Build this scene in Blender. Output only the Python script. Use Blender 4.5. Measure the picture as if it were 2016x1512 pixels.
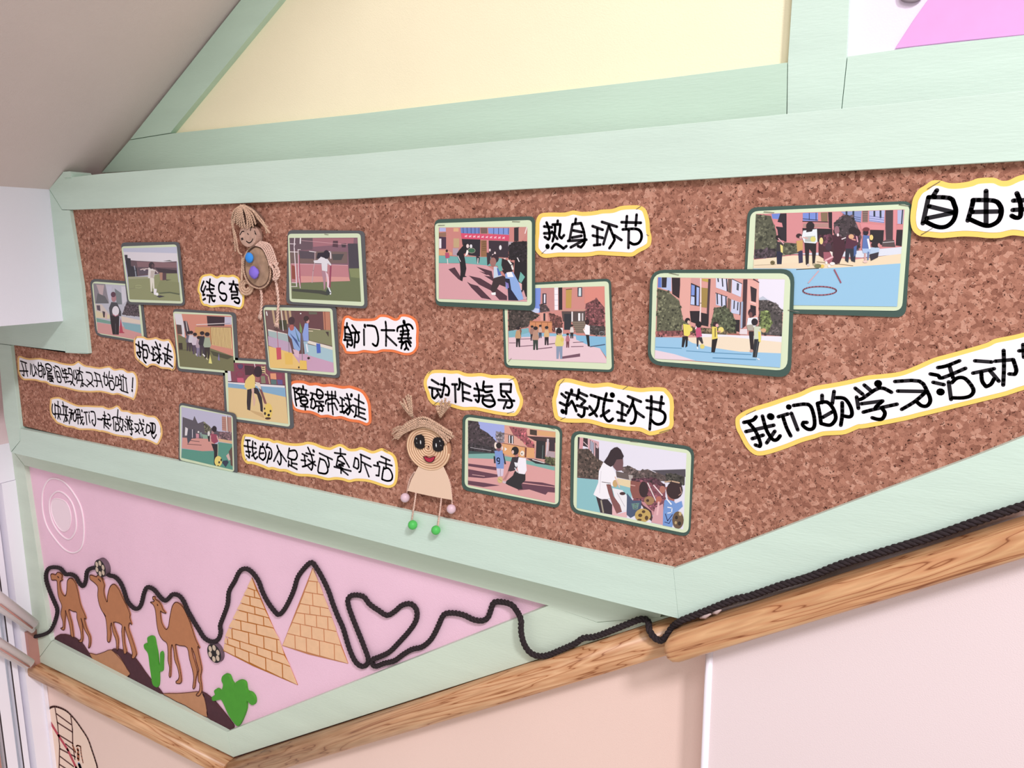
import bpy, bmesh, math, random
from mathutils import Vector, Matrix

for o in list(bpy.data.objects):
    bpy.data.objects.remove(o)
scene = bpy.context.scene
COL = scene.collection

# ---------------------------------------------------------------- camera
W_PX, H_PX = 2016, 1512
CX, CY = W_PX / 2, H_PX / 2
HV = (-1770 - CX, 505 - CY)          # where level lines along the wall meet
VV = (1047 - CX, 9330 - CY)          # where plumb lines meet
F = math.sqrt(-(HV[0] * VV[0] + HV[1] * VV[1]))
AX = -Vector((HV[0], HV[1], F)).normalized()      # world X seen by the camera (right, down, forward)
AZ = -Vector((VV[0], VV[1], F)).normalized()
AY = AZ.cross(AX)
D = 1.25                              # camera to wall
CAMZ = 1.45                           # camera height
cam_d = bpy.data.cameras.new('camera')
cam = bpy.data.objects.new('camera', cam_d)
COL.objects.link(cam)
cam_d.sensor_width = 36.0
cam_d.lens = F / W_PX * 36.0
cam_d.clip_start = 0.02
right = Vector((AX[0], AY[0], AZ[0]))
up = -Vector((AX[1], AY[1], AZ[1]))
back = -Vector((AX[2], AY[2], AZ[2]))
R = Matrix((right, up, back)).transposed()
cam.matrix_world = Matrix.Translation((0, -D, CAMZ)) @ R.to_4x4()
scene.camera = cam

# ---------------------------------------------------------------- light
world = bpy.data.worlds.new('world')
scene.world = world
world.use_nodes = True
bg = world.node_tree.nodes['Background']
bg.inputs['Color'].default_value = (1.0, 0.962, 0.91, 1)
bg.inputs['Strength'].default_value = 0.68


def area(name, loc, target, size, size_y, power, color):
    l = bpy.data.lights.new(name, 'AREA')
    l.shape = 'RECTANGLE'
    l.size, l.size_y = size, size_y
    l.energy = power
    l.color = color
    o = bpy.data.objects.new(name, l)
    o.location = loc
    o.rotation_euler = (Vector(target) - Vector(loc)).to_track_quat('-Z', 'Y').to_euler()
    COL.objects.link(o)
    return o


area('ceiling_lamp_light', (2.65, -3.0, 4.75), (-0.9, 0, 0.9), 0.6, 0.6, 205, (0.97, 0.955, 1.0))
area('hall_lamp_light', (0.5, -2.3, 3.3), (-1.0, 0, 0.7), 1.0, 0.6, 30, (0.98, 0.96, 1.0))

scene.view_settings.view_transform = 'Standard'
scene.view_settings.look = 'None'
scene.view_settings.gamma = 1
scene.view_settings.use_curve_mapping = False
scene.view_settings.exposure = 0.0


# ---------------------------------------------------------------- helpers
def ray(px, py):
    c = Vector(((px - CX) / F, (py - CY) / F, 1))
    return Vector((c.dot(AX), c.dot(AY), c.dot(AZ)))


def P(px, py, d=0.0):
    """point of the plane standing d metres in front of the back wall"""
    w = ray(px, py)
    w = w * ((D - d) / w.y)
    return Vector((w.x, -d, w.z + CAMZ))


def PX(px, py, X):
    """point of the end wall plane x = X"""
    w = ray(px, py)
    w = w * (X / w.x)
    return Vector((w.x, w.y - D, w.z + CAMZ))


def mpp(px, py, d=0.0):
    """metres per vertical pixel at that point"""
    return (P(px, py + 1, d) - P(px, py - 1, d)).length / 2


def frame_pts(s):
    """'@ox,oy,scale x,y x,y ...' traced points -> photo pixels"""
    ox = oy = 0.0
    sc = 1.0
    out = []
    for t in s.split():
        if t[0] == '@':
            ox, oy, sc = [float(v) for v in t[1:].split(',')]
        else:
            x, y = t.split(',')
            out.append((ox + float(x) / sc, oy + float(y) / sc))
    return out


def lin(h):
    h = h.lstrip('#')
    r = []
    for i in (0, 2, 4):
        c = int(h[i:i + 2], 16) / 255
        r.append(c / 12.92 if c <= 0.04045 else ((c + 0.055) / 1.055) ** 2.4)
    return (r[0], r[1], r[2], 1)


_m = {}


def mat(name, hexc, rough=0.6, metal=0.0, var=0.0, vscale=8.0, bump=0.0, bscale=200.0, spec=0.3, stretch=(1, 1, 1)):
    if name in _m:
        return _m[name]
    m = bpy.data.materials.new(name)
    m.use_nodes = True
    nt = m.node_tree
    b = nt.nodes['Principled BSDF']
    b.inputs['Roughness'].default_value = rough
    b.inputs['Metallic'].default_value = metal
    b.inputs['Specular IOR Level'].default_value = spec
    c = lin(hexc)
    b.inputs['Base Color'].default_value = c
    geo = nt.nodes.new('ShaderNodeNewGeometry')
    mp = nt.nodes.new('ShaderNodeMapping')
    mp.inputs['Scale'].default_value = stretch
    nt.links.new(geo.outputs['Position'], mp.inputs['Vector'])
    if var > 0:
        n = nt.nodes.new('ShaderNodeTexNoise')
        n.inputs['Scale'].default_value = vscale
        n.inputs['Detail'].default_value = 5
        nt.links.new(mp.outputs[0], n.inputs['Vector'])
        r = nt.nodes.new('ShaderNodeValToRGB')
        r.color_ramp.elements[0].position = 0.3
        r.color_ramp.elements[1].position = 0.7
        r.color_ramp.elements[0].color = tuple(min(1, v * (1 - var)) for v in c[:3]) + (1,)
        r.color_ramp.elements[1].color = tuple(min(1, v * (1 + var)) for v in c[:3]) + (1,)
        nt.links.new(n.outputs['Fac'], r.inputs['Fac'])
        nt.links.new(r.outputs[0], b.inputs['Base Color'])
    if bump > 0:
        n2 = nt.nodes.new('ShaderNodeTexNoise')
        n2.inputs['Scale'].default_value = bscale
        n2.inputs['Detail'].default_value = 3
        nt.links.new(mp.outputs[0], n2.inputs['Vector'])
        bp = nt.nodes.new('ShaderNodeBump')
        bp.inputs['Strength'].default_value = bump
        bp.inputs['Distance'].default_value = 0.002
        nt.links.new(n2.outputs['Fac'], bp.inputs['Height'])
        nt.links.new(bp.outputs[0], b.inputs['Normal'])
    _m[name] = m
    return m


def empty(name, loc, label=None, cat=None, group=None, kind=None):
    o = bpy.data.objects.new(name, None)
    o.empty_display_size = 0.05
    o.location = loc
    COL.objects.link(o)
    tag(o, label, cat, group, kind)
    return o


def tag(o, label=None, cat=None, group=None, kind=None):
    if label: o['label'] = label
    if cat: o['category'] = cat
    if group: o['group'] = group
    if kind: o['kind'] = kind
    return o


def world_loc(p):
    v = Vector((0, 0, 0))
    while p is not None:
        v += p.location
        p = p.parent
    return v


def link(name, bm, m, parent=None, smooth=False, normals=True):
    """bm in world coordinates -> one object whose origin is at the middle of its shape"""
    if normals:
        bmesh.ops.recalc_face_normals(bm, faces=bm.faces)
    lo = Vector((1e9,) * 3)
    hi = -lo
    for v in bm.verts:
        for i in range(3):
            lo[i] = min(lo[i], v.co[i])
            hi[i] = max(hi[i], v.co[i])
    c = (lo + hi) / 2
    for v in bm.verts:
        v.co -= c
    me = bpy.data.meshes.new(name)
    bm.to_mesh(me)
    bm.free()
    if smooth:
        for p in me.polygons:
            p.use_smooth = True
    for mm in (m if isinstance(m, (list, tuple)) else [m]):
        me.materials.append(mm)
    o = bpy.data.objects.new(name, me)
    COL.objects.link(o)
    if parent is not None:
        o.parent = parent
        o.location = c - world_loc(parent)
    else:
        o.location = c
    return o


def add_prism(bm, front, backp, mi=0):
    a = [bm.verts.new(v) for v in front]
    b = [bm.verts.new(v) for v in backp]
    n = len(a)
    fs = [bm.faces.new(a), bm.faces.new(list(reversed(b)))]
    for i in range(n):
        fs.append(bm.faces.new((a[i], b[i], b[(i + 1) % n], a[(i + 1) % n])))
    for f in fs:
        f.material_index = mi
    return fs


def slab(name, pts, d0, d1, m, parent=None, bevel=0.0):
    """outline in photo pixels, seen on its front face (d1), cut from a sheet reaching back to d0"""
    bm = bmesh.new()
    fr = [P(x, y, d1) for x, y in pts]
    add_prism(bm, fr, [Vector((v.x, -d0, v.z)) for v in fr])
    o = link(name, bm, m, parent)
    if bevel:
        md = o.modifiers.new('bevel', 'BEVEL')
        md.width = bevel
        md.segments = 2
        md.limit_method = 'ANGLE'
    return o


def box(name, lo, hi, m, parent=None, bevel=0.0):
    bm = bmesh.new()
    x0, y0, z0 = lo
    x1, y1, z1 = hi
    add_prism(bm, [Vector(v) for v in ((x0, y0, z0), (x1, y0, z0), (x1, y0, z1), (x0, y0, z1))],
              [Vector(v) for v in ((x0, y1, z0), (x1, y1, z0), (x1, y1, z1), (x0, y1, z1))])
    o = link(name, bm, m, parent)
    if bevel:
        md = o.modifiers.new('bevel', 'BEVEL')
        md.width = bevel
        md.segments = 2
    return o


def smooth_closed(pts, k=4):
    n = len(pts)
    out = []
    for i in range(n):
        p0, p1, p2, p3 = pts[i - 1], pts[i], pts[(i + 1) % n], pts[(i + 2) % n]
        for j in range(k):
            t = j / k
            out.append(tuple(0.5 * (2 * p1[a] + (p2[a] - p0[a]) * t + (2 * p0[a] - 5 * p1[a] + 4 * p2[a] - p3[a]) * t * t
                                    + (3 * p1[a] - p0[a] - 3 * p2[a] + p3[a]) * t ** 3) for a in range(len(p1))))
    return out


def smooth_open(pts, k=4):
    if len(pts) < 3:
        return list(pts)
    n = len(pts)
    out = []
    for i in range(n - 1):
        p0, p1, p2, p3 = pts[max(i - 1, 0)], pts[i], pts[i + 1], pts[min(i + 2, n - 1)]
        for j in range(k):
            t = j / k
            out.append(tuple(0.5 * (2 * p1[a] + (p2[a] - p0[a]) * t + (2 * p0[a] - 5 * p1[a] + 4 * p2[a] - p3[a]) * t * t
                                    + (3 * p1[a] - p0[a] - 3 * p2[a] + p3[a]) * t ** 3) for a in range(len(p1))))
    out.append(tuple(pts[-1]))
    return out


def inset(pts, w):
    n = len(pts)
    s = sum(pts[i][0] * pts[(i + 1) % n][1] - pts[(i + 1) % n][0] * pts[i][1] for i in range(n))
    sg = 1 if s > 0 else -1
    out = []
    for i in range(n):
        ax, ay = pts[i - 2]
        bx, by = pts[(i + 2) % n]
        tx, ty = bx - ax, by - ay
        L = math.hypot(tx, ty) or 1
        out.append((pts[i][0] - ty / L * w * sg, pts[i][1] + tx / L * w * sg))
    return out


def soften(pts):
    """round the gentle bends of a pen stroke, keep its sharp corners"""
    if len(pts) < 3:
        return pts
    segs = [[pts[0]]]
    for i in range(1, len(pts) - 1):
        a = math.atan2(pts[i][1] - pts[i - 1][1], pts[i][0] - pts[i - 1][0])
        b = math.atan2(pts[i + 1][1] - pts[i][1], pts[i + 1][0] - pts[i][0])
        t = abs((b - a + math.pi) % (2 * math.pi) - math.pi)
        segs[-1].append(pts[i])
        if t > math.radians(68):
            segs.append([pts[i]])
    segs[-1].append(pts[-1])
    out = []
    for s in segs:
        q = smooth_open(s, 3)
        out += q if not out else q[1:]
    return out


def add_stroke(bm, p3, rad, mi=0, ns=10):
    """flat ribbon with round joins, lying parallel to the wall"""
    for i in range(len(p3) - 1):
        a, b = p3[i], p3[i + 1]
        t = b - a
        if t.length < 1e-6:
            continue
        n = Vector((-t.z, 0, t.x)).normalized() * rad
        f = bm.faces.new([bm.verts.new(v) for v in (a - n, b - n, b + n, a + n)])
        f.material_index = mi
    for a in p3:
        f = bm.faces.new([bm.verts.new(a + Vector((math.cos(k / ns * 6.2832) * rad, 0, math.sin(k / ns * 6.2832) * rad))) for k in range(ns)])
        f.material_index = mi


def strokes_mesh(s, w, d, sm=True):
    """';'-separated strokes; a stroke starting with '*k' is k times as thick"""
    bm = bmesh.new()
    last = ''
    for st in s.split(';'):
        st = st.strip()
        if not st:
            continue
        k = 1.0
        tk = st.split()
        if tk[0][0] == '*':
            k = float(tk[0][1:])
            tk = tk[1:]
        fr = [t for t in tk if t[0] == '@']
        if fr:
            last = fr[-1]
        if tk[0][0] != '@':
            tk = [st_frame] + tk if not last else [last] + tk
        pts = frame_pts(' '.join(tk))
        if sm:
            pts = soften(pts)
        r = 0.5 * w * k * mpp(pts[0][0], pts[0][1], d)
        add_stroke(bm, [P(x, y, d) for x, y in pts], r)
    return bm


def sweep(bm, path, rad, ns=8, mi=0, flat=1.0, cap=True, closed=False):
    """round tube along 3D points; rad a number or a list"""
    n = len(path)
    rings = []
    up0 = Vector((0, 1, 0))
    for i in range(n):
        a = path[i - 1] if (i > 0 or closed) else path[i]
        b = path[(i + 1) % n] if (i < n - 1 or closed) else path[i]
        t = (b - a)
        t = t.normalized() if t.length > 1e-9 else Vector((1, 0, 0))
        u = up0 - t * up0.dot(t)
        if u.length < 1e-3:
            u = Vector((1, 0, 0)) - t * t.x
        u.normalize()
        v = t.cross(u)
        r = rad[i] if isinstance(rad, (list, tuple)) else rad
        rings.append([bm.verts.new(path[i] + u * (math.cos(k / ns * 6.28319) * r * flat) + v * (math.sin(k / ns * 6.28319) * r)) for k in range(ns)])
    m = n if closed else n - 1
    for i in range(m):
        A, B = rings[i], rings[(i + 1) % n]
        for k in range(ns):
            f = bm.faces.new((A[k], A[(k + 1) % ns], B[(k + 1) % ns], B[k]))
            f.material_index = mi
            f.smooth = True
    if cap and not closed:
        bm.faces.new(list(reversed(rings[0]))).material_index = mi
        bm.faces.new(rings[-1]).material_index = mi


def resample(path, step):
    out = [path[0].copy()]
    acc = 0.0
    for i in range(len(path) - 1):
        a, b = path[i], path[i + 1]
        L = (b - a).length
        if L < 1e-9:
            continue
        s = step - acc
        while s <= L:
            out.append(a.lerp(b, s / L))
            s += step
        acc = L - (s - step)
    out.append(path[-1].copy())
    return out


def rope(bm, path, R_, pitch, strands=3, step=None, ns=6, mi=0, jit=0.0, seed=1):
    """twisted cord: helical strands around the path"""
    rnd = random.Random(seed)
    step = step or pitch / 9
    path = resample(path, step)
    n = len(path)
    if n < 3:
        return
    r = R_ * (0.54 if strands == 3 else 0.52)
    off = R_ * (0.50 if strands == 3 else 0.48)
    fr = []
    for i in range(n):
        a = path[max(i - 2, 0)]
        b = path[min(i + 2, n - 1)]
        t = (b - a).normalized()
        u = Vector((0, 1, 0)) - t * t.y
        u.normalize()
        fr.append((u, t.cross(u)))
    for s in range(strands):
        q = []
        for i in range(n):
            ph = 6.28319 * (i * step / pitch + s / strands)
            j = 1 + (rnd.random() - 0.5) * jit
            q.append(path[i] + (fr[i][0] * math.cos(ph) + fr[i][1] * math.sin(ph)) * off * j)
        sweep(bm, q, r, ns=ns, mi=mi)


def round_quad(c, r, k=5):
    """four corners (photo px) -> outline with rounded corners"""
    out = []
    for i in range(4):
        p, a, b = c[i], c[i - 1], c[(i + 1) % 4]
        la = math.hypot(a[0] - p[0], a[1] - p[1])
        lb = math.hypot(b[0] - p[0], b[1] - p[1])
        s = (p[0] + (a[0] - p[0]) * r / la, p[1] + (a[1] - p[1]) * r / la)
        e = (p[0] + (b[0] - p[0]) * r / lb, p[1] + (b[1] - p[1]) * r / lb)
        for j in range(k + 1):
            t = j / k
            out.append(tuple((1 - t) ** 2 * s[q] + 2 * t * (1 - t) * p[q] + t * t * e[q] for q in (0, 1)))
    return out


# depths in front of the back wall
D_PANEL, D_TRIM = 0.003, 0.017
D_UP = -0.028                          # the wall above the pinboard lies further back
D_UPP = D_UP - 0.014
UPW = -0.0445
D_CORK, D_FRAME = 0.058, 0.068
D_STEP, D_RAIL, D_RAIL2 = 0.05, 0.05, 0.105
# ---------------------------------------------------------------- materials
M_GREEN = mat('green_paint', 'c9ddd0', 0.45, var=0.035, vscale=14, bump=0.2, bscale=160, stretch=(0.35, 1, 2.2))
M_GREEN2 = mat('green_paint_shaded', 'c0d8c6', 0.5, var=0.04, vscale=9, bump=0.2, bscale=160, stretch=(0.35, 1, 2.2))  # shade under the stair soffit mixed into the trim colour
M_GREEN3 = mat('green_paint_warm_light', 'cedbca', 0.5, var=0.035, vscale=11, bump=0.2, bscale=160, stretch=(0.35, 1, 2.2))  # warmer light on the left side worked into the green
M_YELLOW = mat('yellow_paint', 'f8eecd', 0.7, var=0.015, bump=0.2, bscale=420)
M_LILAC = mat('lilac_paint', 'f0dff4', 0.7, bump=0.15, bscale=420)
M_PINK = mat('pink_paint', 'f2c8dc', 0.7, var=0.02, bump=0.3, bscale=500)
M_CREAM = mat('cream_wall_paint', 'efd0c5', 0.6, var=0.02, vscale=3, bump=0.2, bscale=500)
M_CREAM_LIT = mat('cream_wall_paint_lit', 'e8d5d7', 0.6, var=0.012, vscale=3, bump=0.2, bscale=500)  # same paint as the cream wall, light on the right put into its colour
M_SOFFIT = mat('soffit_plaster', 'dccbc8', 0.8, var=0.02, vscale=5, bump=0.3, bscale=350)
M_WHITE = mat('white_paint', 'ebe8f3', 0.5, bump=0.1, bscale=300)
M_PVC = mat('white_plastic', 'f4eef8', 0.35)
M_DARKGAP = mat('dark_seal', '3a2f33', 0.7)
M_BROWN = mat('brown_window_trim', 'b8847a', 0.45)
M_STEEL = mat('brushed_steel', 'faf0f3', 0.3, metal=0.05)


def wood(name, ang, base='c99268', dark='8f5227', light='dcae85'):
    m = bpy.data.materials.new(name)
    m.use_nodes = True
    nt = m.node_tree
    b = nt.nodes['Principled BSDF']
    b.inputs['Roughness'].default_value = 0.36
    geo = nt.nodes.new('ShaderNodeNewGeometry')
    rot = nt.nodes.new('ShaderNodeVectorRotate')
    rot.rotation_type = 'Y_AXIS'
    rot.inputs['Angle'].default_value = ang
    nt.links.new(geo.outputs['Position'], rot.inputs['Vector'])
    mp = nt.nodes.new('ShaderNodeMapping')
    mp.inputs['Scale'].default_value = (1.1, 14, 14)
    nt.links.new(rot.outputs[0], mp.inputs['Vector'])
    n = nt.nodes.new('ShaderNodeTexNoise')
    n.inputs['Scale'].default_value = 1.6
    n.inputs['Detail'].default_value = 3
    n.inputs['Distortion'].default_value = 0.6
    nt.links.new(mp.outputs[0], n.inputs['Vector'])
    mul = nt.nodes.new('ShaderNodeMath')
    mul.operation = 'MULTIPLY'
    mul.inputs[1].default_value = 9.0
    nt.links.new(n.outputs['Fac'], mul.inputs[0])
    fr = nt.nodes.new('ShaderNodeMath')
    fr.operation = 'FRACT'
    nt.links.new(mul.outputs[0], fr.inputs[0])
    r = nt.nodes.new('ShaderNodeValToRGB')
    e = r.color_ramp.elements
    e[0].position = 0.0
    e[0].color = lin(base)
    e[1].position = 1.0
    e[1].color = lin(base)
    x = e.new(0.5); x.color = lin(light)
    x = e.new(0.86); x.color = lin(base)
    x = e.new(0.94); x.color = lin(dark)
    nt.links.new(fr.outputs[0], r.inputs['Fac'])
    n2 = nt.nodes.new('ShaderNodeTexNoise')
    n2.inputs['Scale'].default_value = 9
    n2.inputs['Detail'].default_value = 6
    nt.links.new(mp.outputs[0], n2.inputs['Vector'])
    r2 = nt.nodes.new('ShaderNodeValToRGB')
    r2.color_ramp.elements[0].position = 0.35
    r2.color_ramp.elements[0].color = (0.72, 0.66, 0.6, 1)
    r2.color_ramp.elements[1].position = 0.65
    r2.color_ramp.elements[1].color = (1, 1, 1, 1)
    nt.links.new(n2.outputs['Fac'], r2.inputs['Fac'])
    mx = nt.nodes.new('ShaderNodeMix')
    mx.data_type = 'RGBA'
    mx.blend_type = 'MULTIPLY'
    mx.inputs['Factor'].default_value = 0.8
    nt.links.new(r.outputs[0], mx.inputs[6])
    nt.links.new(r2.outputs[0], mx.inputs[7])
    nt.links.new(mx.outputs[2], b.inputs['Base Color'])
    return m


def cork_mat():
    m = bpy.data.materials.new('cork')
    m.use_nodes = True
    nt = m.node_tree
    b = nt.nodes['Principled BSDF']
    b.inputs['Roughness'].default_value = 0.9
    b.inputs['Specular IOR Level'].default_value = 0.15
    geo = nt.nodes.new('ShaderNodeNewGeometry')
    nd = nt.nodes.new('ShaderNodeTexNoise')
    nd.inputs['Scale'].default_value = 130
    nt.links.new(geo.outputs['Position'], nd.inputs['Vector'])
    va = nt.nodes.new('ShaderNodeVectorMath')
    va.operation = 'MULTIPLY_ADD'
    va.inputs[1].default_value = (0.006, 0.006, 0.006)
    nt.links.new(nd.outputs['Color'], va.inputs[0])
    nt.links.new(geo.outputs['Position'], va.inputs[2])
    vo = nt.nodes.new('ShaderNodeTexVoronoi')
    vo.inputs['Scale'].default_value = 165
    nt.links.new(va.outputs[0], vo.inputs['Vector'])
    sep = nt.nodes.new('ShaderNodeSeparateColor')
    nt.links.new(vo.outputs['Color'], sep.inputs[0])
    r = nt.nodes.new('ShaderNodeValToRGB')
    e = r.color_ramp.elements
    e[0].position = 0.0; e[0].color = lin('8a5b4c')
    e[1].position = 1.0; e[1].color = lin('c79784')
    x = e.new(0.25); x.color = lin('9d6c5b')
    x = e.new(0.7); x.color = lin('b17d6a')
    nt.links.new(sep.outputs[0], r.inputs['Fac'])
    # dark bark flecks
    n1 = nt.nodes.new('ShaderNodeTexNoise')
    n1.inputs['Scale'].default_value = 260
    n1.inputs['Detail'].default_value = 3
    n1.inputs['Distortion'].default_value = 1.2
    nt.links.new(geo.outputs['Position'], n1.inputs['Vector'])
    r1 = nt.nodes.new('ShaderNodeValToRGB')
    r1.color_ramp.elements[0].position = 0.345
    r1.color_ramp.elements[0].color = (0.10, 0.06, 0.06, 1)
    r1.color_ramp.elements[1].position = 0.395
    r1.color_ramp.elements[1].color = (1, 1, 1, 1)
    nt.links.new(n1.outputs['Fac'], r1.inputs['Fac'])
    n3 = nt.nodes.new('ShaderNodeTexNoise')
    n3.inputs['Scale'].default_value = 12
    n3.inputs['Detail'].default_value = 2
    nt.links.new(geo.outputs['Position'], n3.inputs['Vector'])
    r3 = nt.nodes.new('ShaderNodeValToRGB')
    r3.color_ramp.elements[0].color = (0.86, 0.84, 0.84, 1)
    r3.color_ramp.elements[1].color = (1.1, 1.08, 1.06, 1)
    nt.links.new(n3.outputs['Fac'], r3.inputs['Fac'])
    mx = nt.nodes.new('ShaderNodeMix'); mx.data_type = 'RGBA'; mx.blend_type = 'MULTIPLY'
    mx.inputs['Factor'].default_value = 0.9
    nt.links.new(r.outputs[0], mx.inputs[6]); nt.links.new(r1.outputs[0], mx.inputs[7])
    mx2 = nt.nodes.new('ShaderNodeMix'); mx2.data_type = 'RGBA'; mx2.blend_type = 'MULTIPLY'
    mx2.inputs['Factor'].default_value = 1.0
    nt.links.new(mx.outputs[2], mx2.inputs[6]); nt.links.new(r3.outputs[0], mx2.inputs[7])
    nt.links.new(mx2.outputs[2], b.inputs['Base Color'])
    bp = nt.nodes.new('ShaderNodeBump')
    bp.inputs['Strength'].default_value = 0.5
    bp.inputs['Distance'].default_value = 0.0015
    nt.links.new(n1.outputs['Fac'], bp.inputs['Height'])
    nt.links.new(bp.outputs[0], b.inputs['Normal'])
    return m


M_CORK = cork_mat()

# ---------------------------------------------------------------- room shell
XL = P(62, 1215, D_TRIM).x              # inner corner with the end wall
XR = 1.3
ZF, ZT = -0.3, 3.0
STEPX = P(1388, 1400, D_STEP).x         # where the lower wall steps forward

wall = empty('wall_back', (0, 0, 0), kind='structure')
box('lower_plaster', (XL - 0.1, 0, ZF), (XR, 0.12, 1.60), M_CREAM, wall)
box('upper_plaster', (XL - 0.1, 0.045, 1.6005), (XR, 0.12, ZT), M_WHITE, wall)
# the part of the lower wall that stands forward, under the second rail
r2a, r2b = P(1332, 1222, D_RAIL2), P(2016, 1037, D_RAIL2)
r2s = (r2b.z - r2a.z) / (r2b.x - r2a.x)
bm = bmesh.new()
zt = lambda x: r2a.z + (x - r2a.x) * r2s - 0.02
fr = [Vector((STEPX, -D_STEP, ZF)), Vector((XR, -D_STEP, ZF)), Vector((XR, -D_STEP, zt(XR))), Vector((STEPX, -D_STEP, zt(STEPX)))]
add_prism(bm, fr, [Vector((v.x, -0.0005, v.z)) for v in fr])
link('raised_wainscot', bm, M_CREAM_LIT, wall)
slab('yellow_panel', frame_pts('200,345 560,-60 1620,-60 1620,215'), UPW, D_UPP, M_YELLOW, wall)
slab('lilac_panel', frame_pts('1622,215 1622,-60 2120,-60 2120,170'), UPW, D_UPP, M_LILAC, wall)

# white corner bead on the step
bm = bmesh.new()
zb = zt(STEPX) - 0.012
sweep(bm, [Vector((STEPX + 0.003, -D_STEP + 0.001, ZF)), Vector((STEPX + 0.003, -D_STEP + 0.001, zb))], 0.0065, ns=12)
tag(link('trim_5', bm, M_PVC), 'white plastic corner bead under the wooden handrail', kind='structure')

# landing beam and stair soffit, both running out of the wall toward the viewer
sa, sb = P(200, 338, D_UP), P(470, 0, D_UP)
ss = (sb.z - sa.z) / (sb.x - sa.x)
xb = P(97, 373, D_FRAME).x - 0.001
zs = lambda x: sa.z + (x - sa.x) * ss
ztop, zbot = zs(xb), P(122, 632, D_FRAME).z
YO = -1.9
bm = bmesh.new()
prof = [(xb - 0.3, zbot), (xb, zbot), (xb, ztop), (xb + 2.2, zs(xb + 2.2)), (xb + 2.2, zs(xb + 2.2) + 0.25), (xb - 0.3, ztop + 0.2)]
add_prism(bm, [Vector((x, YO, z)) for x, z in prof], [Vector((x, 0.0445, z)) for x, z in prof])
# beam side and underside painted white, the sloping soffit plaster
o = link('ceiling', bm, [M_SOFFIT, M_WHITE])
for p in o.data.polygons:
    n = p.normal
    if n.x > 0.9 or (n.z < -0.97):
        p.material_index = 1
tag(o, 'sloping plaster underside of the stair flight with its white beam', kind='structure')

# end wall with its window
wl = empty('wall_left', (XL, -0.9, 1.2), kind='structure')
z_win = PX(8, 874, XL).z
y_c = -0.0005
box('wall_above_window', (XL - 0.12, -1.9, z_win), (XL, y_c, ZT), mat('end_wall_paint', 'e6cfd2', 0.7, bump=0.2), wl)
YW = -1.9
win = empty('window_1', (XL, -0.9, 0.6), kind='structure')


def yend(px, py):
    return PX(px, py, XL).y


ys = lambda a: yend(a, 1430)
box('window_head', (XL - 0.08, YW, PX(10, 949, XL).z), (XL + 0.001, y_c, z_win), M_PVC, win)
box('window_jamb', (XL - 0.06, yend(24, 1130), ZF), (XL + 0.004, y_c, PX(10, 949, XL).z - 0.001), M_PVC, win)
yj = yend(24, 1130)
k = 0
yy = yj - 0.012
while yy > YW + 0.1:
    w = (0.016, 0.03, 0.02)[k % 3]
    box('mullion', (XL - 0.055, yy - w, ZF), (XL - 0.012, yy, PX(10, 949, XL).z - 0.002), (M_PVC, M_PVC, M_BROWN)[k % 3], win)
    box('gasket', (XL - 0.0145, yy - w - 0.003, ZF), (XL - 0.0125, yy - w, PX(10, 949, XL).z - 0.002), M_DARKGAP, win)
    yy -= w + (0.018, 0.016, 0.17)[k % 3]
    k += 1
glass = bpy.data.materials.new('window_glass')
glass.use_nodes = True
gb = glass.node_tree.nodes['Principled BSDF']
gb.inputs['Base Color'].default_value = (0.9, 0.96, 1, 1)
gb.inputs['Roughness'].default_value = 0.05
gb.inputs['Transmission Weight'].default_value = 1.0
gb.inputs['IOR'].default_value = 1.1
box('pane', (XL - 0.040, YW, ZF), (XL - 0.036, yj - 0.002, PX(10, 949, XL).z - 0.003), glass, win)
box('brown_post', (XL + 0.0045, -0.045, PX(70, 1312, XL).z), (XL + 0.02, -0.001, PX(60, 1238, XL).z), M_BROWN, win)
box('corner_bead', (XL + 0.0045, -0.012, ZF), (XL + 0.010, -0.001, PX(70, 1316, XL).z), M_PVC, win)

# ---------------------------------------------------------------- trims above the pinboard
tr = empty('trim_1', P(900, 220, D_UP), 'green painted boards framing the yellow and lilac wall panels', kind='structure')
TB = UPW
slab('bottom_board', frame_pts('200,340 255,276 335,263 700,225 1316,153 1550,123 1548,240 1316,262 700,312'), TB, D_UP, M_GREEN2, tr, 0.0005)
slab('diagonal_board', frame_pts('256,274.5 520,-58 610,-80 550,0 335,261.5'), TB, D_UP + 0.001, M_GREEN2, tr, 0.0005)
slab('upright_board', frame_pts('1551,123 1563,-60 1675,-60 1667,111 1656,215 1656,235 1549.5,240'), TB, D_UP + 0.0012, M_GREEN, tr, 0.0005)
slab('bottom_board', frame_pts('1668.5,111 1800,92.5 2016,69 2120,57 2120,180 2016,190 1657.5,235 1657.5,215'), TB, D_UP, M_GREEN, tr, 0.0005)


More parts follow.
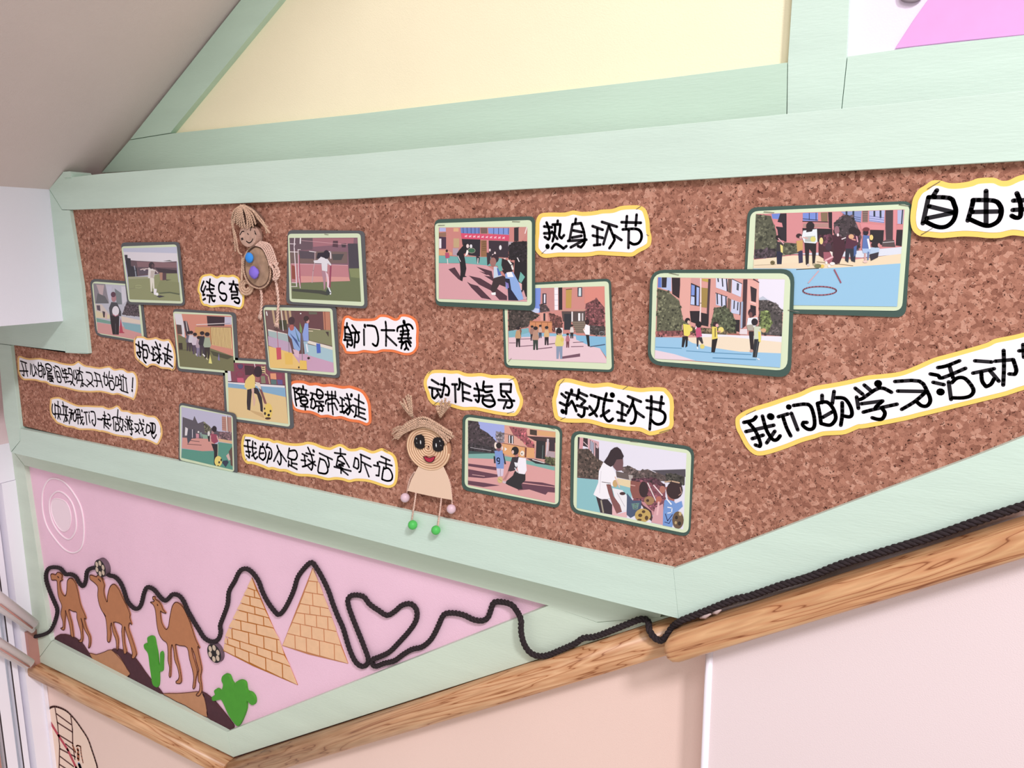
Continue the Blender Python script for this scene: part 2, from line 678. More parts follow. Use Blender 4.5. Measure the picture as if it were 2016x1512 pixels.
# ---------------------------------------------------------------- wooden handrails
def rail(name, a_top, b_top, a_bot, d0, d1, m, nose_a=False, nose_b=False, label=None):
    """bullnosed rail between two points of its top back edge"""
    A, B = a_top, b_top
    t = (B - A)
    L = t.length
    t.normalize()
    nrm = Vector((t.z, 0, -t.x))            # downwards, square to the rail
    h = abs((a_bot - A).dot(nrm))
    dep = d1 - d0
    prof = [(0.0, 0.0)]
    rr = min(dep * 0.55, h * 0.4)
    for j in range(7):
        q = j / 6 * math.pi / 2
        prof.append((dep - rr + rr * math.sin(q), rr - rr * math.cos(q)))
    for j in range(7):
        q = j / 6 * math.pi / 2
        prof.append((dep - rr + rr * math.cos(q), h - rr + rr * math.sin(q)))
    prof.append((0.0, h))
    bm = bmesh.new()
    rings = []
    st = [(0.0, 1.0, 1.0), (L, 1.0, 1.0)]
    if nose_a or nose_b:
        st = []
        nn = 7
        for j in range(nn):
            q = j / (nn - 1) * math.pi / 2
            if nose_a:
                st.append((dep * 0.75 * (1 - math.cos(math.pi / 2 - q)) if False else dep * 0.8 * (1 - math.sin(q)), 0.35 + 0.65 * math.cos(math.pi / 2 - q), 0.55 + 0.45 * math.cos(math.pi / 2 - q)))
        st.sort()
        if not nose_a:
            st = [(0.0, 1.0, 1.0)]
        st.append((L, 1.0, 1.0))
    for s, kd, kh in st:
        if kh != 1.0:
            s = -s
        ring = []
        for pd, ph in prof:
            hh = h / 2 + (ph - h / 2) * kh
            c = A + t * s + nrm * hh
            ring.append(bm.verts.new(Vector((c.x, -(d0 + pd * kd), c.z))))
        rings.append((s, ring))
    rings.sort(key=lambda r: r[0])
    rings = [r for _, r in rings]
    n = len(prof)
    for i in range(len(rings) - 1):
        for k in range(n):
            f = bm.faces.new((rings[i][k], rings[i][(k + 1) % n], rings[i + 1][(k + 1) % n], rings[i + 1][k]))
            f.smooth = True
    bm.faces.new(rings[0])
    bm.faces.new(list(reversed(rings[-1])))
    o = link(name, bm, m)
    return o


A = P(458, 1494, D_TRIM); B = P(1325, 1213, D_TRIM)
ang1 = math.atan2(B.z - A.z, B.x - A.x)
W1 = wood('wood_rail_flight', ang1)
BB = P(1302, 1290, 0.03)
o = rail('trim_2', A, A + (B - A) * 1.10, A + (P(1000, 1382, 0.03) - P(1000, 1318, D_TRIM)), 0.0005, D_RAIL, W1)
tag(o, 'varnished wooden handrail climbing under the pink camel panel', kind='structure')
# level piece on the landing
A0 = P(73, 1302, D_TRIM); B0 = P(458, 1494, D_TRIM)
W0 = wood('wood_rail_landing', math.atan2(B0.z - A0.z, B0.x - A0.x))
o = rail('trim_3', A0, B0, A0 + Vector((0, 0, -0.044)), 0.0005, D_RAIL, W0, nose_a=True)
tag(o, 'level wooden handrail on the landing with a rounded end', kind='structure')
# second rail
A2 = P(1333, 1228, D_STEP + 0.012); B2 = P(2016, 1003, D_STEP + 0.012)
W2 = wood('wood_rail_upper', math.atan2(B2.z - A2.z, B2.x - A2.x), 'cb9166', '8a4c25', 'deae80')
fa = [(1322 + 9, 1251), (2130, 1001.5), (2130, 1071), (1416, 1284), (1335, 1309), (1322, 1309), (1310, 1301), (1304, 1287), (1305, 1272), (1313, 1259)]
o = slab('trim_4', fa, D_STEP + 0.0005, D_RAIL2, W2)
for p_ in o.data.polygons:
    p_.use_smooth = True
md = o.modifiers.new('bevel', 'BEVEL')
md.width = 0.012
md.segments = 5
md.limit_method = 'ANGLE'
md.angle_limit = math.radians(50)
md.harden_normals = False
tag(o, 'thick wooden handrail with a rounded nose on the right', kind='structure')

# steel handrail in front of the window
sh = empty('steel_handrail', PX(20, 1250, XL + 0.04), 'brushed steel double handrail in front of the window left of the camel panel', 'handrail')
for (a, b, rr) in (((0, 1180), (64, 1229), 0.018), ((0, 1199), (64, 1241), 0.008), ((0, 1268), (58, 1306), 0.015), ((0, 1285), (50, 1311), 0.007)):
    pa, pb = PX(a[0], a[1], XL + 0.05), PX(b[0], b[1], XL + 0.05)
    t = (pb - pa).normalized()
    kk = (-0.002 - pa.y) / t.y
    bm = bmesh.new()
    sweep(bm, [pa - t * 0.5, pa + t * min(kk, (pb - pa).length * 1.02)], rr, ns=14)
    link('tube', bm, M_STEEL, sh)
for a, b in (((0, 1190), (64, 1237)), ((0, 1277), (58, 1313))):
    pa, pb = PX(a[0], a[1], XL + 0.066), PX(b[0], b[1], XL + 0.066)
    bm = bmesh.new()
    sweep(bm, [pa, pa.lerp(pb, min(1.0, (-0.002 - pa.y) / (pb.y - pa.y)))], 0.0025, ns=8)
    link('seam_strip', bm, M_BROWN, sh)
# ---------------------------------------------------------------- lower display panel
dp = empty('display_panel', P(450, 1200, D_TRIM), 'pink wall panel in a green frame between the pinboard and the wooden rail', 'display panel')
slab('backing', frame_pts('30,890 1240,1180 1240,1230 440,1500 70,1310'), 0.0005, D_PANEL, M_PINK, dp)
slab('frame_board', frame_pts('12,870 22,860 1325,1130 1300,1215 1175,1225 1078,1192 48,916'), 0.0006, D_TRIM, M_GREEN3, dp, 0.0005)
slab('frame_board', frame_pts('12,871 47.5,917 98,1256 101,1262 73,1300'), 0.0006, D_TRIM - 0.0003, M_GREEN3, dp, 0.0005)
slab('frame_board', frame_pts('73.5,1301 101.5,1262.5 446,1441 458,1490'), 0.0006, D_TRIM + 0.0002, M_GREEN3, dp, 0.0005)
slab('frame_board', frame_pts('446.7,1441 1080,1192.5 1176,1226 1324,1213 458.5,1491'), 0.0006, D_TRIM, M_GREEN3, dp, 0.0005)

# ---------------------------------------------------------------- cork pinboard
pb = empty('pinboard', P(1000, 700, D_CORK), 'long cork pinboard in a pale green painted wooden frame', 'pinboard')
DB = 0.0175
slab('cork_sheet', frame_pts('15,672 166,688 128,408 700,384 1316,350 2016,310 2125,302 2125,840 1913,905 1416,1093 1325,1130 500,945 200,875 30,835'), DB, D_CORK, M_CORK, pb)
slab('frame_board', frame_pts('97,372 125,338 139,349 200,342 700,304 1316,247 2016,179 2125,168 2125,308 2016,316 1316,356 700,391 137,413 122,412.5'), DB, D_FRAME, M_GREEN, pb, 0.0005)
slab('frame_board', frame_pts('97,374 121.5,413.5 136.5,413.8 160,560 174,696 130,693 124,660'), DB, D_FRAME - 0.0003, M_GREEN, pb, 0.0005)
slab('frame_board', frame_pts('-9,610 119,610 129,694 173,697 21,679 -4,676'), DB, D_FRAME - 0.0005, M_GREEN, pb, 0.0005)
slab('frame_board', frame_pts('-4.5,677 20.5,680 39,843 39,868 21,890 8,820'), DB, D_FRAME - 0.0002, M_GREEN, pb, 0.0005)
slab('frame_board', frame_pts('39.5,844 300,897 500,940 900,1028 1325.2,1120 1335.6,1218 868,1100 500,1004 22,891 39.8,868'), DB, D_FRAME, M_GREEN, pb, 0.0005)
slab('frame_board', frame_pts('1325.3,1120 1416,1087 1670,991 1913,901 2016,860 2125,815 2125,955 2016,989 1700,1092 1416,1187 1335.7,1217.6'), DB, D_FRAME + 0.0002, M_GREEN, pb, 0.0005)
# paint nub on the top left corner
slab('paint_nub', frame_pts('@60,310,10.08 640,285 780,275 805,310 800,395 680,400 650,340'), DB, D_FRAME + 0.003, M_GREEN, pb)

# purple shape on the lilac panel
o = slab('wall_cutout', frame_pts('@1316,0,2.88 1285,275 1330,205 1395,105 1470,0 1540,-90 1700,-180 2330,-180 2330,160 2016,196 1650,232'), D_UPP + 0.0002, D_UPP + 0.003, mat('purple_foam', 'dfa3da', 0.7, var=0.02, vscale=30), None, 0.0006)
tag(o, 'large curved purple cutout on the lilac panel, top right', 'wall decoration')
bm = bmesh.new()
sweep(bm, [P(x, y, D_UPP + 0.004) for x, y in smooth_open(frame_pts('@1740,0,7.3 250,-120 270,-20 340,10 430,12 500,-15 540,-60'), 4)], 0.003)
tag(link('wall_curl', bm, mat('grey_foam', '8d7f88', 0.7)), 'small grey curl at the top edge of the lilac panel', 'wall decoration')
# ---------------------------------------------------------------- handwritten captions
M_WPAPER = mat('white_card', 'f6f1f7', 0.6)
M_YCARD = mat('yellow_card', 'f6d06c', 0.6)
M_OCARD = mat('orange_card', 'ee7f4c', 0.6)
M_YCARD2 = mat('pale_orange_card', 'f2c47e', 0.6)
M_INK = mat('black_marker', '17131a', 0.5)
M_STAPLE = mat('staple_steel', '8d857c', 0.35, metal=0.7)
CAPS = []


def caption(label, lift, card, wpx, inset_px, outline, strokes, staples=''):
    global st_frame
    pts = smooth_closed(frame_pts(outline), 3)
    d0 = D_CORK + 0.0008 + lift
    cx = sum(p[0] for p in pts) / len(pts)
    cy = sum(p[1] for p in pts) / len(pts)
    t = empty('caption_card', P(cx, cy, d0), label, 'caption card', 'handwritten captions on the pinboard')
    slab('backing_card', pts, d0, d0 + 0.0007, card, t)
    ip = [p for p in inset(pts, inset_px * 1.25)]
    pap = slab('paper', ip, d0 + 0.0008, d0 + 0.0012, M_WPAPER, t)
    st_frame = outline.split()[0]
    bm = strokes_mesh(strokes, wpx * 1.34, d0 + 0.00128)
    link('writing', bm, M_INK, pap, normals=False)
    for s in staples.split(';'):
        if s.strip():
            q = s.split()
            if q[0][0] != '@':
                q = [st_frame] + q
            a, b = frame_pts(' '.join(q))
            bm = bmesh.new()
            pa, pb_ = P(a[0], a[1], d0 + 0.0015), P(b[0], b[1], d0 + 0.0015)
            sweep(bm, [pa + Vector((0, 0.0012, 0)), pa, pb_, pb_ + Vector((0, 0.0012, 0))], 0.0005, ns=6)
            link('staple', bm, M_STAPLE, t)
    return t


caption('small yellow edged caption reading 绕S弯 beside the smiling string doll', 0.0, M_YCARD, 3.3, 3.2,
'@380,530,16.8 150,640 190,450 230,300 310,200 450,165 590,150 680,190 790,245 880,200 960,185 1060,195 1180,205 1310,180 1420,220 1520,290 1560,400 1580,600 1620,760 1690,850 1690,1000 1680,1130 1640,1250 1560,1320 1440,1310 1280,1270 1150,1250 950,1240 800,1250 620,1270 500,1240 440,1215 340,1200 260,1100 220,950 215,850 160,760',
'355,405 280,600 275,700 340,760 420,560; 340,760 330,860 385,840; 335,1015 405,975; 450,410 600,510 700,560; 565,330 545,500 550,680 600,780 650,795; 450,670 690,655; 460,865 740,885; 560,890 540,1095; 610,900 640,1030 700,1065 720,1030; 1040,485 960,420 880,480 850,620 880,750 950,800 1060,810 1110,900 1080,1010 1010,1040 930,980 890,910; *1.2 1335,400 1335,490; 1200,485 1490,520; 1290,540 1270,640 1270,730; 1400,540 1420,640 1470,730; 1215,675 1270,600; 1430,600 1540,710; 1255,745 1475,750 1470,850 1280,850 1280,980 1420,945 1510,970 1540,1060 1500,1130 1430,1110 1370,1065')
caption('small yellow edged caption reading 抱球走 at the lower corner of the white-ball photo', 0.0032, M_YCARD2, 3.0, 2.8,
'@255,660,20.16 165,200 260,60 400,40 580,60 700,120 900,110 1030,75 1180,130 1350,175 1540,150 1620,220 1700,350 1780,560 1830,850 1820,1100 1800,1330 1690,1410 1600,1360 1450,1340 1250,1320 1080,1230 930,1190 800,1220 720,1290 640,1260 500,1150 350,1030 230,890 190,700 175,450',
'360,260 380,450 400,600 430,800 410,880 330,770 295,690; 250,355 480,510; 290,690 455,670; 510,240 510,540; 540,395 710,415 790,680; 530,560 680,590 715,800 680,910 590,880; 545,570 540,850 580,1010 655,1095; 890,460 980,560; 930,540 950,980; 850,715 1000,790; 900,985 1040,980 1240,770; 990,470 1210,570; 1030,270 1110,460 1180,750 1190,1000 1160,1110 1100,1060; 1030,700 1290,960; *1.3 1205,375 1225,430; 1540,350 1500,700 1490,1010; 1390,510 1640,640; 1320,720 1690,870; 1510,900 1630,970; 1400,800 1415,1000 1390,1140; 1430,1010 1700,1240',
'230,170 265,60; 1690,1400 1790,1230; 375,1020 400,910')
caption('long narrow caption reading 开心的晨间锻炼又开始啦 at the far left of the board', 0.0, M_YCARD2, 2.3, 2.6,
'@25,695,15.5 150,150 220,85 350,130 520,165 800,150 1000,190 1250,230 1500,300 1700,330 1850,330 1960,260 2020,250 2190,365 2360,395 2640,440 2810,410 2960,400 3100,490 3260,470 3390,485 3510,565 3660,555 3760,645 3810,805 3810,1055 3760,1305 3690,1440 3600,1395 3410,1335 3200,1265 3060,1285 2860,1230 2650,1195 2360,1205 2060,1185 1860,1145 1650,1090 1420,1040 1150,990 1020,910 850,890 700,845 480,830 340,825 230,740 170,600 150,400',
'''235,245 425,310; 275,310 335,520 345,700 300,660; 380,320 420,540 455,710; 210,545 465,555; 540,330 545,650; 585,360 590,560 620,700 660,690 700,560; 640,350 690,520 740,660; 690,400 760,520;
785,290 780,380 790,540 800,690 860,730 900,690 890,420 860,300; 800,390 860,380 940,430 990,560 1000,640; 790,560 880,540; 930,480 950,650 940,760; 940,650 990,650;
1000,350 1080,330 1170,400 1190,490 1150,550 1080,560 1020,480 1005,360; 1040,450 1150,490; 1060,610 1190,630; 1060,610 1070,820; 1080,670 1220,710; 1085,725 1225,735; 1090,790 1245,780; 1110,800 1130,860 1170,860 1160,790; 1190,820 1240,885; 1225,840 1190,865;
1245,430 1295,465; 1270,510 1310,740; 1290,395 1400,440 1460,560 1510,740; 1320,570 1350,700 1370,860 1450,900 1480,850 1440,700 1390,580 1330,560; 1370,720 1450,740;
1500,470 1520,540 1540,600; 1510,545 1600,540; 1570,490 1640,520; 1540,620 1640,625; 1600,540 1650,800; 1530,740 1700,745; 1570,760 1610,900 1660,870; 1690,470 1770,480 1800,560 1820,640; 1710,480 1720,620 1830,690 1830,850; 1690,880 1780,870 1890,990; 1830,860 1770,960; 1650,640 1700,630;
@145,705,15.5 0,380 15,600 60,650 90,560; 45,370 100,560 100,770; 95,370 280,440; 185,290 165,480 160,670; 110,510 170,440 240,520 260,640; 120,680 260,680; 280,660 215,880; 270,760 290,850 260,850; 290,770 425,870; 0,810 30,840;
380,430 540,480 570,700 430,820; 400,660 615,870; 630,440 800,520; 660,470 710,680 720,840 690,860; 620,680 850,715; 790,540 840,720 885,890;
940,440 930,640 960,810 1010,830 1050,720 1020,600; 895,550 1030,600; 1000,510 1090,870; 1090,410 1070,600 1190,620; 1170,530 1210,640; 1095,700 1180,700 1245,830 1230,940 1180,970 1110,920 1095,700;
1285,580 1280,840 1350,840 1370,700 1350,590 1285,570; 1400,510 1440,640 1460,900 1450,980 1415,940; 1375,650 1460,690; 1380,810 1450,800; 1510,510 1520,590; 1460,550 1610,620; 1510,640 1520,980; 1590,640 1630,1010; 1460,990 1660,1060; *1.2 1805,610 1790,900; *1.3 1785,970 1785,1010''')
caption('long narrow caption reading 快来和我们一起做游戏吧 at the lower left of the board', 0.0, M_YCARD2, 2.4, 2.7,
'@90,775,16.8 140,300 170,155 400,110 530,150 700,230 900,320 1080,380 1350,385 1650,400 1900,405 @200,790,15.5 70,155 200,205 330,185 450,125 540,160 620,265 800,280 960,350 1200,355 1400,430 1600,445 1720,530 1810,690 1855,900 1840,1080 1740,1300 1640,1320 1480,1240 1200,1165 980,1190 880,1120 650,1090 400,1050 200,980 0,930 @90,775,16.8 1800,1270 1600,1220 1350,1205 1100,1200 900,1130 700,1110 500,1030 370,980 290,890 170,720 130,500',
'''225,350 210,500 230,640 290,690; 300,330 310,550 320,800; 320,380 460,440 490,540 480,650; 405,260 410,500 420,700 400,830; 300,660 740,720; 430,710 480,850; 565,280 590,400; 540,400 730,445; 580,430 600,680; 690,460 680,700; 630,450 670,640; 670,690 600,940; 660,740 690,870 660,915; 690,780 740,910; 780,510 880,555; 765,625 900,645; 850,570 830,700 780,990; 850,670 850,850; 870,660 900,700; 990,560 910,700 920,870 970,915 1010,830 1000,650 960,540;
1010,525 1100,520; 1060,530 1070,1000; 1020,690 1130,700; 1120,540 1160,860 1240,1030 1270,960; 1040,805 1240,775; 1220,850 1150,1000; *1.3 1195,550 1200,590; 1265,620 1380,615; 1320,640 1340,800 1360,1020; 1435,600 1440,640; 1430,700 1440,850 1465,960; 1490,595 1600,610 1640,760 1650,960 1610,1070 1550,980 1530,900 1560,870; *1.2 1720,840 1860,865;
@200,790,15.5 85,320 100,500; 50,430 130,445; 0,560 30,520 100,545 260,560; 75,560 75,810; 100,480 105,700; 190,390 250,440 255,560 170,560; 180,570 190,690; 110,640 150,690 210,680; 200,700 260,760 290,700; 110,730 225,840;
500,260 490,400 480,550 540,700; 325,525 410,480 660,565; 360,540 380,870; 430,640 430,900 520,890 540,780 490,690 440,700; 575,480 560,640; 640,580 650,750 590,890; 570,780 660,930; 775,460 780,500; 710,610 770,700; 690,740 740,790; 725,860 740,890; 730,545 830,580; 790,580 800,870; 810,600 850,720 840,790; 865,470 850,560 945,610; 850,590 930,700 890,750 930,830; 850,850 970,855; 900,860 930,960 910,1030 880,990; 810,660 860,830;
1010,690 1120,710 1140,850 1030,940; 1020,800 1160,990; 1155,550 1210,720 1260,900 1300,1040 1350,1030; 1150,665 1300,715; 1270,820 1190,910; *1.3 1270,570 1275,620; 1385,700 1360,930 1420,970 1490,900 1480,770 1400,720; 1480,665 1600,680 1640,760 1620,930 1560,990 1520,930; 1530,690 1550,950; 1560,700 1570,940; 1510,900 1540,1060 1600,1140 1670,1020''',
'@200,790,15.5 1800,800 1795,960; 370,240 440,265')
caption('orange edged caption reading 射门大赛 right of the two stacked football photos', 0.0, M_OCARD, 3.5, 4.0,
'@665,615,11.86 90,300 110,170 160,90 260,75 380,135 600,145 850,135 960,60 1080,50 1200,75 1330,140 1400,120 1460,50 1600,45 1740,95 1850,200 1890,380 1880,600 1880,800 1800,940 1680,1000 1540,1000 1400,960 1290,930 1150,920 1040,920 900,960 750,950 600,935 450,970 200,960 140,880 100,790 45,700 75,500',
'215,250 210,340; 165,340 170,640; 180,360 240,340 300,480 330,640 340,740 310,775 240,740; 180,500 290,520; 180,570 290,590; 145,645 340,650; 225,670 220,810; 310,480 505,465; 335,300 430,440 480,520 490,640 460,700 410,690; 410,480 400,650 385,820; *1.3 630,300 635,335; 610,400 615,760; 685,305 860,330 920,450 945,620 920,760 870,780 815,735; 1115,220 1130,400 1125,780; 1020,415 1320,420; 1140,550 1370,770; *1.6 1545,210 1550,245; 1555,250 1570,300; 1390,440 1410,350 1570,300 1660,280 1720,320 1750,380; 1510,340 1530,440 1500,560 1480,690 1440,690; 1590,310 1640,430 1640,560; 1465,445 1660,420; 1460,520 1660,505; 1410,610 1710,600; 1630,610 1710,710; 1510,680 1480,840; 1490,770 1560,690 1630,680 1700,790; 1590,720 1600,820 1560,870; 1600,810 1650,870')
caption('orange edged caption reading 障碍带球走 sloping below the slalom photo', 0.0, M_OCARD, 3.1, 4.4,
'@560,745,11.2 95,250 110,120 210,50 420,50 560,100 700,90 860,130 1020,120 1280,170 1420,155 1560,190 1720,260 1820,380 1890,550 1910,750 1915,950 1870,1020 1790,1040 1640,980 1430,950 1250,890 1100,900 950,860 800,870 700,820 560,770 400,760 250,720 170,650 120,500',
'190,205 320,240 250,300 330,370 340,430 250,460; 210,210 230,350 240,480 265,600; *1.2 410,170 415,220; 310,215 490,265; 370,250 380,330; 480,270 470,350; 310,340 530,370; 380,400 350,500 400,570 480,570 515,500 460,410 390,410; 370,490 510,490; 360,610 520,630; 455,580 460,690; 575,320 700,355; 620,350 600,450 570,470; 610,450 580,640 640,670 690,590 650,460 600,450; 720,240 710,380 770,450 830,420 850,330 790,260 720,240; 720,370 850,375; 700,505 860,515; 760,540 820,580; 690,610 870,605; 760,640 750,740; 810,600 850,680 830,725 770,700; 900,355 1130,390; 950,290 965,440; 1045,290 1050,560 1070,795; 1120,290 1125,400; 910,560 930,480 1120,440 1200,550; 960,540 970,710; 960,570 1100,550 1165,690; 1230,420 1320,480; 1270,470 1280,720; 1220,605 1310,610; 1230,740 1330,730 1480,600; 1330,430 1460,465; 1375,340 1420,480 1440,640 1440,730 1400,800 1350,740; 1350,560 1520,740; *1.6 1480,360 1475,385; 1310,770 1390,660; 1640,360 1635,560 1640,800; 1550,450 1750,550; 1510,590 1780,690; 1650,750 1765,780; 1580,650 1570,800 1540,850; 1570,810 1790,905')
caption('long yellow edged caption reading 我的小足球可真听话 left of the round-faced doll', 0.0, M_YCARD, 2.9, 4.2,
'@470,850,12.6 60,280 110,80 200,60 340,75 540,150 750,165 870,220 960,210 1150,265 1400,290 1580,275 1700,245 1860,270 @620,865,11.86 60,110 170,155 340,190 420,160 560,105 680,140 800,215 950,215 1050,180 1150,200 1330,270 1450,240 1560,205 1680,260 1820,330 1900,450 1935,650 1930,900 1890,1040 1820,1110 1720,1135 1600,1110 1450,1060 1330,1020 1180,985 960,975 800,1005 650,960 480,940 300,960 100,910 @470,850,12.6 1880,1130 1700,1110 1500,1105 1330,1060 1160,990 1010,985 830,935 740,950 600,890 460,840 320,800 200,790 110,680 70,520',
'''170,210 280,215; 220,215 230,400 260,560 260,650 190,580; 135,350 435,410; 180,490 290,500; 350,235 340,420 370,600 410,680 470,620; 435,500 325,600; *1.3 405,280 415,300; 600,290 580,370; 540,360 510,560 520,640 600,705 660,640 670,520 620,380 545,380; 520,540 620,530; 715,300 680,400; 700,380 790,420 820,540 800,650 760,680 740,640; 765,500 740,620 700,770; 950,345 1000,470 1180,735; 990,480 870,730; 1020,490 1050,640 1040,780 1010,820 965,730; 1255,410 1215,640 1300,680 1400,690 1450,600 1430,500 1380,460 1260,480; 1310,700 1310,840; 1240,730 1230,860; 1320,780 1445,805; 1250,820 1445,930; 1575,550 1700,610; 1630,590 1650,830; 1550,705 1660,720; 1580,865 1680,840 1890,740; 1670,530 1860,580; 1715,390 1790,560 1830,720 1830,880 1800,950 1720,860; 1720,690 1910,840; *1.4 1850,465 1865,490;
@620,865,11.86 105,325 405,470; 290,420 330,560 320,650; 120,440 70,740 150,790 250,800 300,740 290,650 230,500 130,460; 595,220 600,390; 460,315 715,350; 540,410 500,620; 550,410 640,395 800,650; 540,490 690,570 560,590; 560,600 660,620; 450,640 840,740; 610,650 610,790; 600,690 770,830; 520,620 650,680; 940,430 900,640 990,690 1020,640 1010,480 950,440; 1060,350 1290,455; 1075,360 1080,600 1065,740 1030,765; 1100,530 1310,640; 1160,590 1260,870; *1.4 1465,545 1470,580; 1375,605 1510,635 1490,850 1430,840; 1545,400 1750,495; 1500,520 1800,615; 1660,470 1660,650; 1610,650 1580,800 1565,930 1680,970 1780,950 1810,850 1760,720 1690,670 1620,690''',
'130,240 155,100; 160,705 205,660; @620,865,11.86 1600,240 1700,290')
caption('yellow edged caption reading 动作指导 above the round-faced doll', 0.0, M_YCARD, 3.8, 5.2,
'@825,725,9.6 85,280 110,170 220,45 460,30 600,45 740,40 870,90 1000,100 1180,90 1380,130 1560,125 1740,140 1830,200 1870,300 1900,420 1950,540 1965,620 1940,740 1850,880 1740,905 1500,880 1300,840 1050,790 850,795 700,760 560,720 400,710 270,690 180,600 140,480 100,370',
'240,220 370,300; 190,360 410,410; 250,390 250,530 290,570 350,500; 340,420 410,550; 480,185 470,340 430,540; 410,305 530,340 570,420 550,510 500,500; 625,305 720,305; 680,320 690,640; 760,200 770,300 750,400 730,400; 780,260 970,350; 820,300 830,620; 840,450 950,475; 840,560 990,610; 1085,290 1130,450 1130,600 1110,640 1070,595; 1045,385 1200,420; 1040,520 1220,520; 1225,250 1210,380 1260,450 1380,430; 1230,350 1380,345; 1220,540 1360,500 1430,640 1410,700 1330,730 1250,700 1200,640 1210,560; 1230,600 1410,620; 1540,300 1740,300 1730,450 1550,430; 1545,300 1550,480 1580,530 1620,540; 1640,470 1710,560 1740,600; 1500,600 1800,615; 1650,640 1600,760; 1740,620 1760,700 1720,745 1660,740',
'180,100 235,40; 1695,235 1800,185; 285,685 380,610; 1665,855 1795,815')
caption('yellow edged caption reading 热身环节 near the top centre of the board', 0.0, M_YCARD, 4.3, 6.5,
'@1045,400,8.4 75,400 85,290 150,180 300,155 560,155 700,120 850,145 1050,130 1180,105 1350,95 1480,50 1650,35 1800,40 1890,90 1930,180 1960,300 1970,450 1995,560 1980,690 1900,760 1800,810 1680,880 1500,875 1300,865 1120,855 1000,875 850,885 650,885 450,885 250,905 150,870 70,770 60,650 75,500',
'260,320 300,430 310,560 290,600 230,560; 220,385 350,400; 220,500 330,495; 445,290 440,350; 360,355 490,350 480,450 470,540 510,580 550,530; 400,360 400,470 360,630; 350,470 440,590; *1.7 275,710 278,722; 350,750 400,680 460,690 540,750 590,710; 745,260 735,330; 690,350 640,610; 690,350 830,330 880,480 890,640 830,730 780,710; 700,450 850,480; 680,570 840,540; 615,625 920,605; 660,730 860,620; 1020,380 1190,440; 1100,430 1100,690; 1025,535 1190,575; 1045,695 1150,685; 1175,310 1425,390; 1290,370 1200,680; 1300,390 1370,560 1380,620 1300,745; 1380,530 1500,610; 1500,315 1820,325; 1590,215 1575,390; 1750,190 1735,370; 1520,435 1740,425 1820,480 1830,580 1780,660 1700,680 1640,650; 1620,450 1615,740',
'1745,100 1820,50; 180,835 260,765; 1915,520 1950,535')
caption('yellow edged caption reading 游戏环节 above the photo of a teacher with a bag', 0.0, M_YCARD, 4.4, 6.5,
'@1085,740,8.064 65,180 100,90 200,40 330,50 500,95 680,125 900,105 1060,140 1250,170 1420,195 1580,180 1780,185 1850,230 1930,340 1950,500 1940,620 1945,760 1900,850 1780,900 1600,945 1520,930 1400,880 1200,870 1000,840 850,820 700,775 560,745 400,745 200,735 80,690 40,600 15,400 40,290',
'165,285 235,345; 140,425 220,465; *1.6 180,560 190,570; *1.2 325,225 325,260; 235,265 420,320 410,370; 290,300 250,450 235,600; 270,470 330,400 370,480 400,560; 440,220 430,300; 450,265 570,320; 430,330 540,400 480,460; 410,470 580,520; 530,520 520,620 480,650 430,615; 630,305 870,380 970,395; 760,350 740,480 690,570 610,620; 610,485 725,640; 880,280 840,440 830,600 880,700 930,720 980,680; 920,550 790,640; *1.8 970,300 975,310; 1070,405 1215,485; 1130,460 1120,700; 1050,575 1190,625; 1065,705 1165,715; 1220,325 1425,410; 1300,380 1290,440 1215,590; 1300,450 1340,570 1340,660 1310,740 1265,755; 1350,570 1470,655; 1515,390 1785,440; 1590,325 1590,500 1565,850; 1755,330 1730,530; 1520,505 1730,550 1810,620 1790,730 1710,770 1640,750 1590,700',
'125,155 210,55; 1140,215 1215,165; 150,695 230,655; 1720,900 1890,850')
